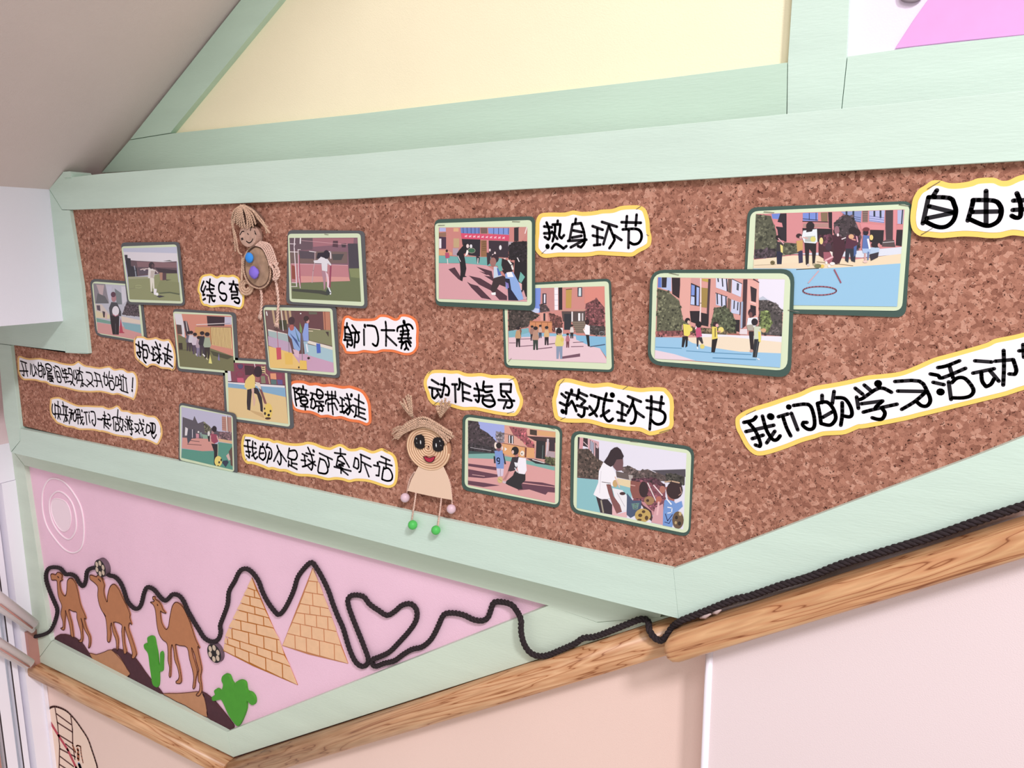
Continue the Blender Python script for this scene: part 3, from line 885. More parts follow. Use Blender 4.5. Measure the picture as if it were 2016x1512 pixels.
caption('longest yellow edged caption reading 我们的学习活动 climbing to the right edge', 0.0, M_YCARD, 5.4, 7.0,
'@1440,740,7.2 55,640 80,570 200,490 350,430 550,370 750,300 950,240 1100,170 1200,140 1450,100 1700,50 1900,0 @1700,650,6.38 150,560 350,540 500,510 700,430 880,350 1100,290 1350,220 1550,160 1650,110 1850,70 2016,30 2250,-40 2250,700 2016,750 1800,820 1600,870 1400,920 1150,980 950,1030 700,1090 500,1140 @1440,740,7.2 1900,740 1800,750 1620,825 1450,840 1300,850 1180,890 1000,940 800,1020 560,1100 400,1130 300,1100 200,1000 120,850 70,750',
'''175,660 300,630 350,580; 240,660 340,780 410,950 400,1000 340,980; 205,790 600,700; 295,890 450,840; 440,570 490,750 550,860 600,910 650,900 690,850; 615,785 500,950; *1.9 550,575 562,580; 665,580 800,540; 730,580 780,730 840,850; 850,530 940,765; *1.5 812,440 814,442; 880,420 1090,405 1160,530 1180,680 1150,750 1080,755 1010,700 1020,660 1070,660; 1285,275 1285,380; 1220,390 1250,530 1270,675; 1220,390 1350,370 1440,460 1480,590 1440,670 1380,700 1270,675; 1290,590 1430,510; 1455,220 1430,390; 1480,310 1600,320 1680,420 1710,530 1680,580 1600,570; 1570,380 1570,560 1550,700; 1755,175 1860,260; 1775,300 1800,460;
@1700,650,6.38 10,690 110,775; -46,870 0,850 200,725 350,780; -28,925 240,890 160,960 150,990; -2,1030 150,990 420,930; 230,980 270,1040 240,1110 180,1120 110,1100; *2.0 183,670 184,674; 395,645 700,640 800,770 840,880 800,950 730,950 670,900; 430,765 780,770; 780,780 640,900 480,995; 840,550 940,570 990,600 1280,480; 875,655 1010,685; *2.0 965,775 970,777; 935,470 1040,450 1205,385; 1080,450 1125,600; 1070,650 1100,870; 1110,660 1180,600 1280,610 1380,740 1350,820 1250,850 1120,850; 1400,385 1610,400; 1375,540 1640,485; 1480,530 1490,640 1540,710 1600,680 1640,610; 1590,510 1700,640; 1760,255 1765,450 1755,690; 1655,390 1880,370 1920,500 1900,555 1830,550; 1955,260 2060,255; 2005,180 2015,340''',
'210,550 345,485')
caption('yellow edged caption reading 自由 cut off at the top right corner of the board', 0.0034, M_YCARD, 6.6, 9.0,
'@1790,340,8.92 40,600 70,450 160,300 280,220 400,140 540,135 700,180 880,180 1080,145 1200,100 1400,85 1520,95 1620,140 1740,135 1880,70 2016,30 2300,-20 2300,1150 2016,1120 1850,1100 1750,1110 1600,1145 1400,1150 1200,1130 950,1120 700,1140 550,1150 350,1130 180,1110 60,1010 20,850 25,700',
'485,310 420,410; 340,430 240,890; 345,430 710,445 790,560 820,680 780,830 680,930 560,960 430,930 290,860; 350,590 800,700 310,800; 1350,320 1350,920; 1120,480 1110,560 1030,840; 1120,480 1480,490 1590,570 1620,690 1570,840 1450,920 1340,930 1200,880 1070,820; 1110,690 1600,680; 1890,360 1950,520 1960,700 1940,780 1870,790 1800,755; 1830,490 2080,480; 1820,655 2080,640',
'320,285 545,150; 210,1090 410,975')
# ---------------------------------------------------------------- printed photographs on double card mounts
M_DKCARD = mat('dark_green_card', '435851', 0.7)
M_GREYCARD = mat('dark_grey_card', '5d5d60', 0.7)
M_MOUNT = mat('pale_green_card', 'd3dfbf', 0.65)


def print_material():
    m = bpy.data.materials.new('photo_print')
    m.use_nodes = True
    nt = m.node_tree
    b = nt.nodes['Principled BSDF']
    b.inputs['Roughness'].default_value = 0.42
    a = nt.nodes.new('ShaderNodeVertexColor')
    a.layer_name = 'ink'
    nt.links.new(a.outputs['Color'], b.inputs['Base Color'])
    return m


M_PRINT = print_material()


def clip_poly(poly, quad):
    s = sum(quad[i][0] * quad[(i + 1) % 4][1] - quad[(i + 1) % 4][0] * quad[i][1] for i in range(4))
    sg = 1 if s > 0 else -1
    out = poly
    for i in range(4):
        a, b = quad[i], quad[(i + 1) % 4]
        side = lambda p: sg * ((b[0] - a[0]) * (p[1] - a[1]) - (b[1] - a[1]) * (p[0] - a[0]))
        cur, out = out, []
        for j in range(len(cur)):
            p, q = cur[j - 1], cur[j]
            sp_, sq = side(p), side(q)
            if (sp_ >= 0) != (sq >= 0):
                t = sp_ / (sp_ - sq)
                out.append((p[0] + (q[0] - p[0]) * t, p[1] + (q[1] - p[1]) * t))
            if sq >= 0:
                out.append(q)
        if len(out) < 3:
            return []
    return out


def inside(p, poly):
    c = False
    for i in range(len(poly)):
        a, b = poly[i - 1], poly[i]
        if (a[1] > p[1]) != (b[1] > p[1]) and p[0] < (b[0] - a[0]) * (p[1] - a[1]) / (b[1] - a[1]) + a[0]:
            c = not c
    return c


def ell(cx, cy, rx, ry, n=16):
    return [(cx + math.cos(k / n * 6.28319) * rx, cy + math.sin(k / n * 6.28319) * ry) for k in range(n)]


def shade(h, k):
    return ''.join('%02x' % min(255, int(int(h[i:i + 2], 16) * k)) for i in (0, 2, 4))


def ribbon(pts, w):
    out = []
    for i in range(len(pts) - 1):
        (ax, ay), (bx, by) = pts[i], pts[i + 1]
        L = math.hypot(bx - ax, by - ay) or 1
        nx, ny = -(by - ay) / L * w / 2, (bx - ax) / L * w / 2
        ex, ey = (bx - ax) / L * w * 0.25, (by - ay) / L * w * 0.25
        out.append([(ax + nx - ex, ay + ny - ey), (bx + nx + ex, by + ny + ey), (bx - nx + ex, by - ny + ey), (ax - nx - ex, ay - ny - ey)])
    return out


def photo(label, frm, lift, dark, mount, pr, base, ops, rad=(60, 42), staples='', seed=0):
    rnd = random.Random(seed + 17)
    sc = float(frm.split(',')[2])
    fq = lambda s: frame_pts(frm + ' ' + s)
    d0 = D_CORK + 0.0012 + lift
    dq, mq, pq = fq(dark), fq(mount), fq(pr)
    cx = sum(p[0] for p in dq) / 4
    cy = sum(p[1] for p in dq) / 4
    dq = [(x + (1.7 if x > cx else -1.2), y + (1.3 if y > cy else -1.7)) for x, y in dq]
    t = empty('mounted_photo', P(cx, cy, d0), label, 'photo', 'mounted photo prints on the pinboard')
    slab('dark_card', round_quad(dq, rad[0] / sc * 1.6), d0, d0 + 0.0007, M_GREYCARD if dq[0][0] < 700 else M_DKCARD, t)
    pc = slab('pale_card', round_quad(mq, rad[1] / sc * 1.6), d0 + 0.0008, d0 + 0.0013, M_MOUNT, t)
    bm = bmesh.new()
    lay = bm.loops.layers.float_color.new('ink')
    dz = d0 + 0.0014
    quad = [tuple(float(v) for v in s.split(',')) for s in pr.split()]
    state = {'k': 0}

    def put(poly, hexc, jit=0.0, extra=0.0):
        poly = clip_poly(poly, quad)
        if len(poly) < 3:
            return
        d = dz + state['k'] * 0.000012 + extra
        c = lin(hexc)
        g = 0.3 * c[0] + 0.59 * c[1] + 0.11 * c[2]
        c = tuple((v * 0.86 + g * 0.14) * 0.93 for v in c[:3])
        j = 1 + (rnd.random() - 0.5) * jit
        c = (min(1, c[0] * j), min(1, c[1] * j), min(1, c[2] * j), 1)
        w = fq(' '.join('%.2f,%.2f' % p for p in poly))
        vs = []
        for x, y in w:
            v = P(x, y, d)
            if vs and (v - vs[-1].co).length < 1e-5:
                continue
            vs.append(bm.verts.new(v))
        if len(vs) < 3:
            return
        f = bm.faces.new(vs)
        if f.normal.y > 0:
            f.normal_flip()
        for l in f.loops:
            l[lay] = c

    # colours are stored linear: byte layers are sRGB, so use a float layer
    put(quad, base)
    for op in ops.strip().split('\n'):
        for one in op.split('/'):
            tk = one.split()
            if not tk:
                continue
            state['k'] += 1
            o, a = tk[0], tk[1:]
            if o == 'P':
                put([tuple(float(v) for v in s.split(',')) for s in a[1:]], a[0])
            elif o == 'E':
                put(ell(*[float(v) for v in a[1].split(',')]), a[0])
            elif o == 'L':
                for q in ribbon([tuple(float(v) for v in s.split(',')) for s in a[2:]], float(a[1])):
                    put(q, a[0])
            elif o == 'O':
                cx_, cy_, rx, ry = [float(v) for v in a[2].split(',')]
                e = ell(cx_, cy_, rx, ry, 28)
                for q in ribbon(e + [e[0]], float(a[1])):
                    put(q, a[0])
            elif o == 'R':          # colour width count, first stroke, last stroke
                w, n = float(a[1]), int(a[2])
                p = [tuple(float(v) for v in s.split(',')) for s in a[3:]]
                for i in range(n):
                    u = i / (n - 1)
                    s0 = tuple(p[0][k] + (p[2][k] - p[0][k]) * u for k in (0, 1))
                    s1 = tuple(p[1][k] + (p[3][k] - p[1][k]) * u for k in (0, 1))
                    for q in ribbon([s0, s1], w):
                        put(q, a[0])
            elif o == 'T':          # leafy texture
                poly = [tuple(float(v) for v in s.split(',')) for s in a[1:]]
                put(poly, a[0])
                x0, x1 = min(p[0] for p in poly), max(p[0] for p in poly)
                y0, y1 = min(p[1] for p in poly), max(p[1] for p in poly)
                n = int(min(320, (x1 - x0) * (y1 - y0) / 330))
                TC = [shade(a[0], 1.1), shade(a[0], 0.62), shade(a[0], 1.4), shade(a[0], 0.85)]
                for i in range(n):
                    x, y = rnd.uniform(x0, x1), rnd.uniform(y0, y1)
                    if inside((x, y), poly):
                        r = rnd.uniform(7, 24)
                        a0 = rnd.random() * 6
                        put([(x + math.cos(a0 + k * 1.257) * r * rnd.uniform(0.5, 1.2), y + math.sin(a0 + k * 1.257) * r * rnd.uniform(0.5, 1.2)) for k in range(5)],
                            TC[i % 4], 0.5, 0.000004 + 0.000006 * i / n)
            elif o == 'M':          # standing figure: foot x, foot y, height, shirt, trousers
                x, y, h = [float(v) for v in a[0].split(',')]
                sh, pt = a[1], a[2]
                w = h * 0.13
                put([(x - w * 0.8, y - h * 0.48), (x + w * 0.8, y - h * 0.48), (x + w * 0.75, y), (x + w * 0.2, y), (x, y - h * 0.3), (x - w * 0.2, y), (x - w * 0.75, y)], pt)
                put([(x - w * 0.7, y - h * 0.80), (x + w * 0.7, y - h * 0.80), (x + w * 1.15, y - h * 0.5), (x + w * 0.85, y - h * 0.42), (x - w * 0.85, y - h * 0.42), (x - w * 1.15, y - h * 0.5)], sh, 0, 3e-6)
                put(ell(x + w * 0.1, y - h * 0.87, w * 0.62, h * 0.085, 10), 'c09080', 0, 5e-6)
                put(ell(x, y - h * 0.92, w * 0.75, h * 0.08, 10), '2c2026', 0, 8e-6)
    o = link('print', bm, M_PRINT, pc, normals=False)
    for s in staples.split(';'):
        if s.strip():
            a, b = fq(s)
            bm = bmesh.new()
            pa, pb_ = P(a[0], a[1], d0 + 0.0021), P(b[0], b[1], d0 + 0.0021)
            sweep(bm, [pa + Vector((0, 0.0012, 0)), pa, pb_, pb_ + Vector((0, 0.0012, 0))], 0.0004, ns=6)
            link('staple', bm, M_STAPLE, t)
    return t


photo('mounted photo of a child in white dribbling past a box on grass', '@232,468,10.8', 0.0030,
'75,120 1290,105 1412,1437 215,1405', '72,185 1245,142 1384,1402 232,1367', '108,225 1255,195 1335,1352 252,1312', 'c5c8e0', '''
P e6dfe8 105,300 1260,330 1270,520 130,520/P 6a5058 200,470 400,490 960,520 1250,500 1265,760 900,760 640,800 210,840/P 8f686e 400,510 1250,530 1260,640 420,620
P 3f2f38 800,640 1255,690 1262,755 900,755/P 5c6058 960,495 1100,475 1160,500/P 2e2a36 140,365 205,365 205,430 270,440 280,600 400,640 420,820 215,830/L e8e0e4 10 400,470 950,515
P 959a68 215,830 640,830 900,760 1270,760 1335,1350 250,1310/P a9a884 215,830 640,825 640,860 220,880/P 8c9160 900,900 1300,950 1320,1200 800,1150
O ccd292 8 435,1040,80,28/L 8a8c64 14 250,1090 360,1070/P b8846c 880,740 950,740 950,905 900,900/P 5e4048 950,745 1030,750 1030,900 950,905/P 4d5038 1030,890 1150,895 1030,915
P 5c4e5c 430,650 640,640 640,760 450,800/E d8c8d0 565,680,25,22/L 9aa0b0 22 350,600 370,700 385,820/L d8c0bc 22 660,660 560,660 480,680/L d8c8c4 20 780,680 850,745
P ece6d8 680,850 770,860 780,1080 745,1080 740,940 722,1150 700,1150/P e8e0dc 650,640 700,620 790,700 770,850 690,860 640,860/P c9bab2 700,700 780,700 760,850 690,850/E 3b2a32 715,590,60,72/E 6a4a50 740,600,24,40
P f4f0f6 760,1080 830,1090 820,1160 800,1225 765,1200/E ffffff 835,1200,28,32/P 3e3a48 820,1240 900,1225 1000,1250 880,1275/P 586446 850,1170 1100,1150 1310,1190 1310,1215 1100,1175 900,1190/P 2a2430 700,1150 750,1150 750,1180''', seed=1)
photo('mounted photo of a boy holding a white ball beside a red cone', '@170,540,10.8', 0.0,
'85,110 1130,185 1285,1475 205,1295', '112,148 1105,225 1230,1435 232,1265', '145,192 1070,250 1185,1412 240,1245', 'c2c2d0', '''
P 8f8790 145,190 400,200 480,600 180,620/P c9aeb0 210,220 380,230 330,560/P 66666a 240,400 400,470 480,620 200,620/P c8c6da 430,260 540,260 520,600 470,500/P 7c8488 600,300 740,400 760,640 650,640/P d9d6e2 740,260 850,260 860,560 770,640
T 55484f 860,580 1130,600 1150,900 760,860/P d9c9c0 190,630 330,640 500,860 500,950 210,880/P e4d3a8 200,780 500,870 500,950 210,920/P 78a898 210,930 520,1000 520,1060 220,1010
P de9c98 220,1020 1190,1180 1190,1420 235,1260/P e6d2c0 740,890 1160,980 1160,1060 760,1010/P 86b6c0 760,1020 1170,1080 1180,1260 820,1160/P 5a4a58 215,660 290,660 300,780 230,760/P 4a3a44 340,780 400,800 390,920 360,915/P e0b8b8 400,820 440,830 430,960 410,960
P 45454c 530,590 650,600 740,800 740,890 500,870 480,720/P 2a2529 500,870 700,890 690,1285 560,1280 520,1050/L 55555c 12 620,1050 625,1270/E b98088 585,510,52,78/E 5f3448 572,430,52,58/E eae4ec 622,780,74,105/L c47080 16 560,850 620,895 680,860
P c43a58 728,925 780,1240 700,1240/P c43a58 695,1225 805,1230 805,1252 695,1250''', rad=(90, 70), seed=2)
photo('mounted photo of children lined up by a yellow slatted fence', '@332,602,10.8', 0.0,
'100,78 1412,163 1478,1502 195,1375', '88,120 1345,188 1428,1445 212,1332', '118,165 1335,215 1392,1395 238,1290', 'e08f78', '''
P e4dfe6 110,160 275,175 330,430 345,670 300,670 160,400/P 5e4a44 165,395 270,410 290,610 185,600/P 4d4048 310,320 390,325 450,540 440,720 370,640/L e8dcd6 14 370,330 405,540/P 3a2430 810,215 1190,235 1185,430 830,430/P c9c4da 1190,235 1340,240 1340,400 1190,400
L f0e4e4 14 590,402 1310,368/L 3a3068 8 1190,380 1310,370/L 7a6a6a 6 600,440 1330,450/P d89a5c 560,450 890,460 900,760 560,620/P 8d5a35 890,450 1335,460 1340,920 905,820/R f2d488 20 14 910,460 930,830 1310,470 1332,912
P de9078 905,830 1345,920 1350,1060 880,900/P 7b7a50 185,600 350,680 600,900 880,900 1385,1080 1392,1395 235,1292/P 4f5038 880,950 1380,1080 1250,1140 950,1060/P 42382e 210,790 290,790 300,930 220,930/L 38392c 8 220,940 440,940
M 425,960,420 6a6478 4a3c48/M 480,970,440 d8d0dc 4a3c48/M 560,1030,460 d8c8d8 5a4a60/M 640,1080,440 b8a0b0 8a80a0/M 712,1060,520 35343e 453c48/M 820,1120,560 a6b59a 38302e
L f4f0f0 24 730,1030 765,1070/L f4f0f0 20 585,1020 590,1050/L d8d0b0 20 800,1110 825,1145/P ece478 880,1030 925,1232 850,1222/P 8a80b0 1068,1000 1090,1170 1045,1150''', seed=3)
photo('mounted photo of a child in white kicking at a small goal', '@558,448,9.22', 0.0030,
'88,60 1455,72 1512,1462 60,1378', '83,113 1397,106 1468,1428 112,1348', '108,188 1345,183 1408,1347 150,1292', '8a6070', '''
P 6d5560 110,190 530,190 530,400 120,420/P b0707c 530,190 1280,190 1270,290 540,350/P 5c3a48 900,240 990,240 990,360 890,350/P 4a3a44 1050,290 1140,290 1130,360 1060,360/P 7d6460 110,420 1160,440 1160,650 130,650/P 4b4450 1170,290 1345,290 1390,740 1190,740
P 504c4e 880,480 1100,480 1050,590 900,590/P 5a4c58 290,420 560,440 560,570 300,560/P c98088 130,660 1170,680 1200,960 320,1000 150,1000/P e09a92 310,880 1190,900 1210,970 320,1000/L f0b8c4 8 140,655 1170,685/L e8b0b8 6 330,235 1160,310
P 6f7a50 150,1010 1210,970 1185,740 1390,740 1408,1347 150,1292/P 87905c 1190,745 1390,742 1398,920 1225,900/P 45483e 160,1110 700,1140 850,1190 800,1235 640,1200 160,1155/P 9a4a38 150,680 210,700 220,940 155,930
L f4e4ec 16 205,190 195,350 240,1060/L f4e4ec 12 120,295 220,300/L f4e4ec 12 120,440 260,445/L b04868 30 275,500 300,1060/L f0dce6 12 265,400 280,900 305,1100/L f4ece8 10 260,400 310,400/L f4ece8 10 150,1000 240,1005/L f4ece8 10 140,1070 250,1070/L f8f0f4 22 310,190 305,290
L e8e0e6 14 470,430 590,445/L c8a8b0 14 575,440 570,620 540,780 520,1000/L a04060 30 860,680 840,1080/L f0e0e8 20 810,440 855,440 860,560
P 2c2433 620,460 740,450 780,600 700,570 600,560/P b88898 690,790 800,800 770,900 760,1100 735,1140 720,950/P f0ccd8 760,790 810,850 832,980 822,1100 790,1080 790,950/P e6e2ea 680,530 800,570 870,670 865,695 800,650 795,800 700,780 690,650 560,645 545,600 620,590
E 2c2433 780,490,58,80/E 3a4444 820,1160,45,60/L e8ecf0 24 820,1090 860,1180 850,1210''', staples='745,118 815,130', seed=4)
photo('mounted photo of two children in blue running round coloured poles', '@512,595,9.63', 0.0012,
'50,65 1422,80 1502,1432 135,1292', '60,93 1367,116 1457,1388 175,1272', '85,148 1325,178 1402,1332 190,1242', '6f4a4c', '''
P 7d5a58 85,150 600,160 600,520 140,520/R c9a87e 40 5 240,150 280,400 560,160 590,400/P 4a4a35 360,340 500,340 520,520 380,520/L f0ece8 14 400,150 440,540/P 704448 650,170 1190,180 1190,500 680,500/P 6c6a58 920,180 1080,185 1080,230 930,230
L f0f0f0 20 120,180 135,250/E f4f4f4 770,215,14,12/P c98060 1190,180 1320,185 1340,540 1210,520/L 8a4030 12 1225,185 1240,520/P 8a8a60 920,520 1340,530 1372,832 930,720/L e8d0b0 12 920,500 1140,520/L e8d8b8 14 920,545 1000,550/P 4a3a38 1240,560 1300,560 1300,660
P ecdcd2 150,510 520,600 520,640 150,545/P a9bfc0 150,540 520,610 540,760 160,640/P c7a8c6 150,640 560,760 620,1000 160,820/P f4c868 160,830 600,960 900,1280 190,1242/P d4a4c4 620,980 950,980 1402,1090 1402,1335 900,1290 740,1150/P a8ccd8 870,790 1385,900 1402,1150 900,1000/P ece2d4 900,720 1382,850 1392,910 900,780
P d8485e 305,860 395,860 405,1080 320,1092/L c05070 10 320,540 345,860/P f2c23f 460,960 610,960 620,1180 480,1180/L 4a5a58 8 545,690 550,960
P 7a9a5a 750,380 800,500 790,590 750,560/P e4bccc 620,890 745,910 730,1060 660,1010/P 8fb2e8 540,480 660,460 770,600 765,900 740,930 640,880 600,700 530,620/P 3f5a9a 560,580 700,720 760,880 700,800/P 4a7a90 650,460 700,600 760,760 720,740/E c06058 600,480,45,60/E 4a3038 595,350,60,75
P a0c4dc 820,740 900,740 910,980 850,990/L e8ecf8 30 880,800 905,940/P 8fa8ec 850,400 915,400 922,740 820,730 805,600/E e0a098 905,360,28,40/E 402c2c 875,310,50,52/P d8a8c0 880,960 970,1105 940,1135 870,1000/E 30201c 920,1060,25,25
L 8a8e90 12 795,590 800,1110/P f4c640 750,1100 880,1110 890,1275 760,1275/P 4468d0 1065,780 1140,790 1150,960 1078,968/E 3a3020 735,1235,14,20''', seed=5)
photo('mounted photo of a child in yellow bending to a yellow ball', '@435,700,10.43', 0.0,
'40,45 1397,130 1482,1502 95,1312', '65,80 1345,165 1417,1467 132,1275', '132,140 1302,202 1382,1402 165,1242', '8d4458', '''
P e4deee 130,140 180,180 215,520 130,540/P 6a3a52 320,180 470,190 460,290 380,300/O d05080 14 395,210,75,80/E 584870 400,220,50,45/P d8507a 330,460 460,460 480,560 340,550/O c84870 12 390,390,75,60/P 4a2a35 480,200 680,220 680,400 500,400/L f0e8ec 14 685,170 700,230
P e8c890 830,210 910,210 915,365 835,365/R 2a2020 16 4 845,220 895,220 845,350 895,350/P 8a8a6a 820,420 900,420 920,570 830,570/L d8b890 22 915,375 970,420 1005,590/P f09c6c 1010,365 1130,365 1140,490 1020,480/P 5a7a7a 1020,490 1140,500 1140,590 1030,590/P a04058 1150,370 1250,380 1250,490 1150,490/P 6a5a98 1150,490 1260,500 1270,600 1170,595
P 4a2838 130,525 480,560 1310,600 1310,620 130,545/P f0e8ec 130,542 1310,618 1312,660 130,592/P 84b4d8 130,565 480,602 860,632 1320,662 1332,852 1150,812 860,752 480,692 135,652/P ecca88 135,652 480,690 860,750 1332,852 1382,1402 165,1242/P d8b070 560,1110 850,1180 900,1290 700,1200
P 30262e 540,690 640,680 620,900 600,1130 540,1110 530,960/P 30262e 680,640 760,680 840,860 862,1060 860,1165 812,1140 800,1000 740,800 660,760/P e4b4a0 620,660 680,680 680,830 712,900 692,1030 668,1030 650,850/P f2d068 560,440 650,380 700,440 700,660 540,700 480,640 500,520
P 8a5050 760,560 820,640 905,880 945,1000 890,985 850,860 780,680/P e8d8c8 700,540 800,560 830,700 760,660/E b06a68 750,480,50,60/E 33202e 760,330,85,115
E f2ce52 970,1140,90,165/E 2a1f18 905,1190,22,32/E 2a1f18 980,1222,28,28/E 2a1f18 1018,1140,20,25/E 2a1f18 897,1090,14,24/E 4a2a18 965,1290,60,24''', seed=6)
photo('mounted photo of a boy with a yellow ball on a green playground', '@345,790,10.08', 0.0030,
'85,38 1192,262 1218,1445 78,1198', '92,70 1135,285 1168,1408 88,1167', '122,112 1112,290 1142,1362 120,1122', 'c3c0dc', '''
P 5e5660 145,310 350,380 380,290 450,440 560,400 700,520 900,620 1140,660 1140,780 140,720/T 6a6850 560,400 690,500 700,600 600,620/P c08878 925,300 1112,320 1142,620 930,580/R a06858 8 5 930,360 1000,370 930,520 1000,530/L f0e6de 16 1015,290 1030,590/L 5a3a38 8 1040,290 1045,590
T 7a5a60 870,600 1140,620 1140,780 870,760/P 8db09a 520,650 680,680 680,750 550,740/P e0988c 140,720 740,750 800,900 760,980 540,990 130,930/P e8b888 860,740 1142,790 1142,845 870,800/P 4f9c88 130,940 540,990 760,985 860,810 1142,850 1142,1362 120,1122
P e8e0e4 200,510 250,540 250,680 190,680/P 4a4858 250,560 390,560 400,740 330,740 250,850 230,700/L d8d0d8 14 340,560 340,720/L 4a3038 10 240,850 520,872/P d890a0 410,640 470,650 470,730 415,730/E e8e4e0 460,610,18,20/P 8aa0a0 480,620 530,620 520,740/L 5a3a40 10 300,780 480,800
E e8e4e0 665,640,24,50/P 2a2028 640,690 690,690 690,800 660,800/P 201820 715,840 835,850 842,1060 795,1285 768,1240 770,1000/P a8405c 700,640 830,660 852,800 780,840 720,800/L e0b0a8 20 700,680 695,790/L e0b0a8 22 830,690 850,760/E b88888 745,615,28,36/E 241820 775,550,48,62
L ecdcb4 8 850,850 840,1080/E f4dc60 855,1190,75,105/E 2a2a20 872,1212,18,25/E 2a2a20 912,1165,15,30/E 2a2a20 850,1280,20,10/P 6a4a40 1142,880 1060,1000 1090,1100 1100,1270 1142,1290/P e0b8b0 1010,1080 1060,1030 1095,1160 1060,1180/P 2e3a50 950,1180 1030,1170 1060,1210 1000,1310 930,1220''', rad=(55, 40), seed=7)
photo('mounted photo of an adult in black leading warm-up under a red banner', '@845,422,7.958', 0.0030,
'92,92 1642,42 1645,1502 108,1422', '88,140 1607,88 1607,1432 115,1367', '150,205 1537,198 1532,1367 150,1322', 'd4847c', '''
P b4b8ec 160,210 260,210 260,270 160,270/P 9a7058 150,290 265,280 265,350 150,350/P 4a3048 155,350 265,355 265,540 155,540/P f0e8f0 155,380 190,380 190,530 155,530/P e4b07c 380,215 460,215 460,270 380,270/P c9a878 380,375 470,380 470,520 380,520/P b8a0b0 370,530 460,530 450,650 370,640
P 6a86cc 490,210 795,210 795,300 500,300/R 3a4a80 10 5 530,210 535,300 780,210 780,300/P 7a6058 800,210 910,210 910,300 810,300/P 7a9ae4 920,215 1255,215 1250,320 930,300/R 3a4a80 10 4 1010,215 1010,310 1240,215 1240,310/P e43f6c 495,295 1255,325 1250,415 510,380
R f8c8d4 14 10 560,352 592,330 1150,378 1182,356/R f8c8d4 8 10 562,332 592,356 1152,358 1182,384/P 2c2430 510,385 800,395 795,660 620,640 520,470/P 3a2c38 930,410 1240,420 1240,680 930,660/P 9a6a40 805,410 900,410 900,660 810,660/R 5a3a28 8 6 830,420 890,425 830,560 890,560/P e08c90 900,400 930,400 935,600 905,600
P b8a8b4 1240,430 1310,430 1310,500 1240,520/P 302830 1330,210 1410,200 1400,420 1330,420/P d48c80 1400,210 1532,205 1532,320 1430,430 1400,420/L f4e4e4 14 1530,200 1500,300/T 2a2228 1240,500 1320,430 1532,420 1532,760 1250,700/E f0ecf0 1115,520,20,38/E e8e4ea 655,500,20,30
P e4a074 150,560 270,560 360,600 360,645 150,645/P 6ab4b0 150,645 430,660 900,670 1140,690 1160,800 900,810 570,765 150,762/P e0a0a8 150,765 570,770 900,800 1050,900 1532,1200 1532,1367 150,1322
P 54303f 300,860 400,830 470,940 520,1040 460,1020/P 54303f 590,1055 650,1090 760,1120 980,1340 820,1310 660,1150/P 54303f 620,960 800,1000 1000,1120 1220,1280 1220,1345 1100,1340 960,1190 780,1100/P 54303f 740,820 980,890 1000,1000/P 54303f 860,960 1000,980 1020,1060/P 54303f 780,890 980,940 900,950
P 1f1a22 470,560 540,480 590,520 590,600 540,620 560,700 582,850 560,960 592,980 530,985 520,1050 480,1030 490,900 480,760 430,620/E 1f1a22 575,485,38,36/E f0d8d4 602,497,22,32/P f8f4f0 590,555 622,570 602,630 560,660/P 2f6a4a 615,530 715,540 715,600 615,600/O c8c0b0 8 665,567,55,38/L f0e8ec 10 450,650 490,740
P c04870 250,600 310,600 320,680 255,690/E 3a2028 275,572,18,22/L e8d8d8 14 285,700 292,780/P 3a2838 730,620 795,680 780,760 750,780 740,700/L e8e0e0 14 765,690 760,770
P 3a2c38 900,600 960,600 960,760 910,800/E f0d8d8 950,560,14,22/E f0d8d8 1030,610,14,26/E f0d8d8 1000,640,16,20/E 3a2430 1030,690,60,70/E a87068 1000,745,50,70/P c8d8ec 1010,820 1060,820 1140,960 1010,1000/P 4a6ac0 1060,840 1090,850 1130,950 1080,960/P 3d2c30 1010,1000 1160,960 1230,1010 1250,1160 1100,1100 1030,1220 960,1180/P ffffff 970,1230 1040,1220 1042,1262 980,1262
P 68b4aa 1060,780 1130,760 1150,880 1100,900/P 2a1e26 1140,690 1330,760 1300,900 1180,900 1130,800/P f4d8d0 1160,690 1200,680 1190,710/L f0ece8 26 1240,720 1290,790 1310,860/P 241c22 1140,880 1200,860 1240,920 1200,960
P 201a22 1340,720 1532,760 1532,1345 1480,1180 1440,1240 1400,1060 1330,920/P 6ab8ac 1430,900 1500,980 1440,1080 1400,1040/P ecb8b8 1400,1060 1452,1090 1452,1190 1420,1180/L e8dce0 16 1380,680 1410,740
P 8ab0ec 1190,930 1310,900 1400,1060 1480,1330 1400,1350 1300,1200 1200,1160/P f4f4fc 1210,910 1290,900 1325,980 1230,985/P 20203a 1180,1000 1260,1010 1285,1180 1400,1350 1240,1345 1230,1160/P 8a7ac8 1190,1060 1240,1080 1250,1150 1220,1160/E d8a8b0 1500,1310,30,24''', staples='1300,112 1420,116; 140,172 240,170', seed=8)
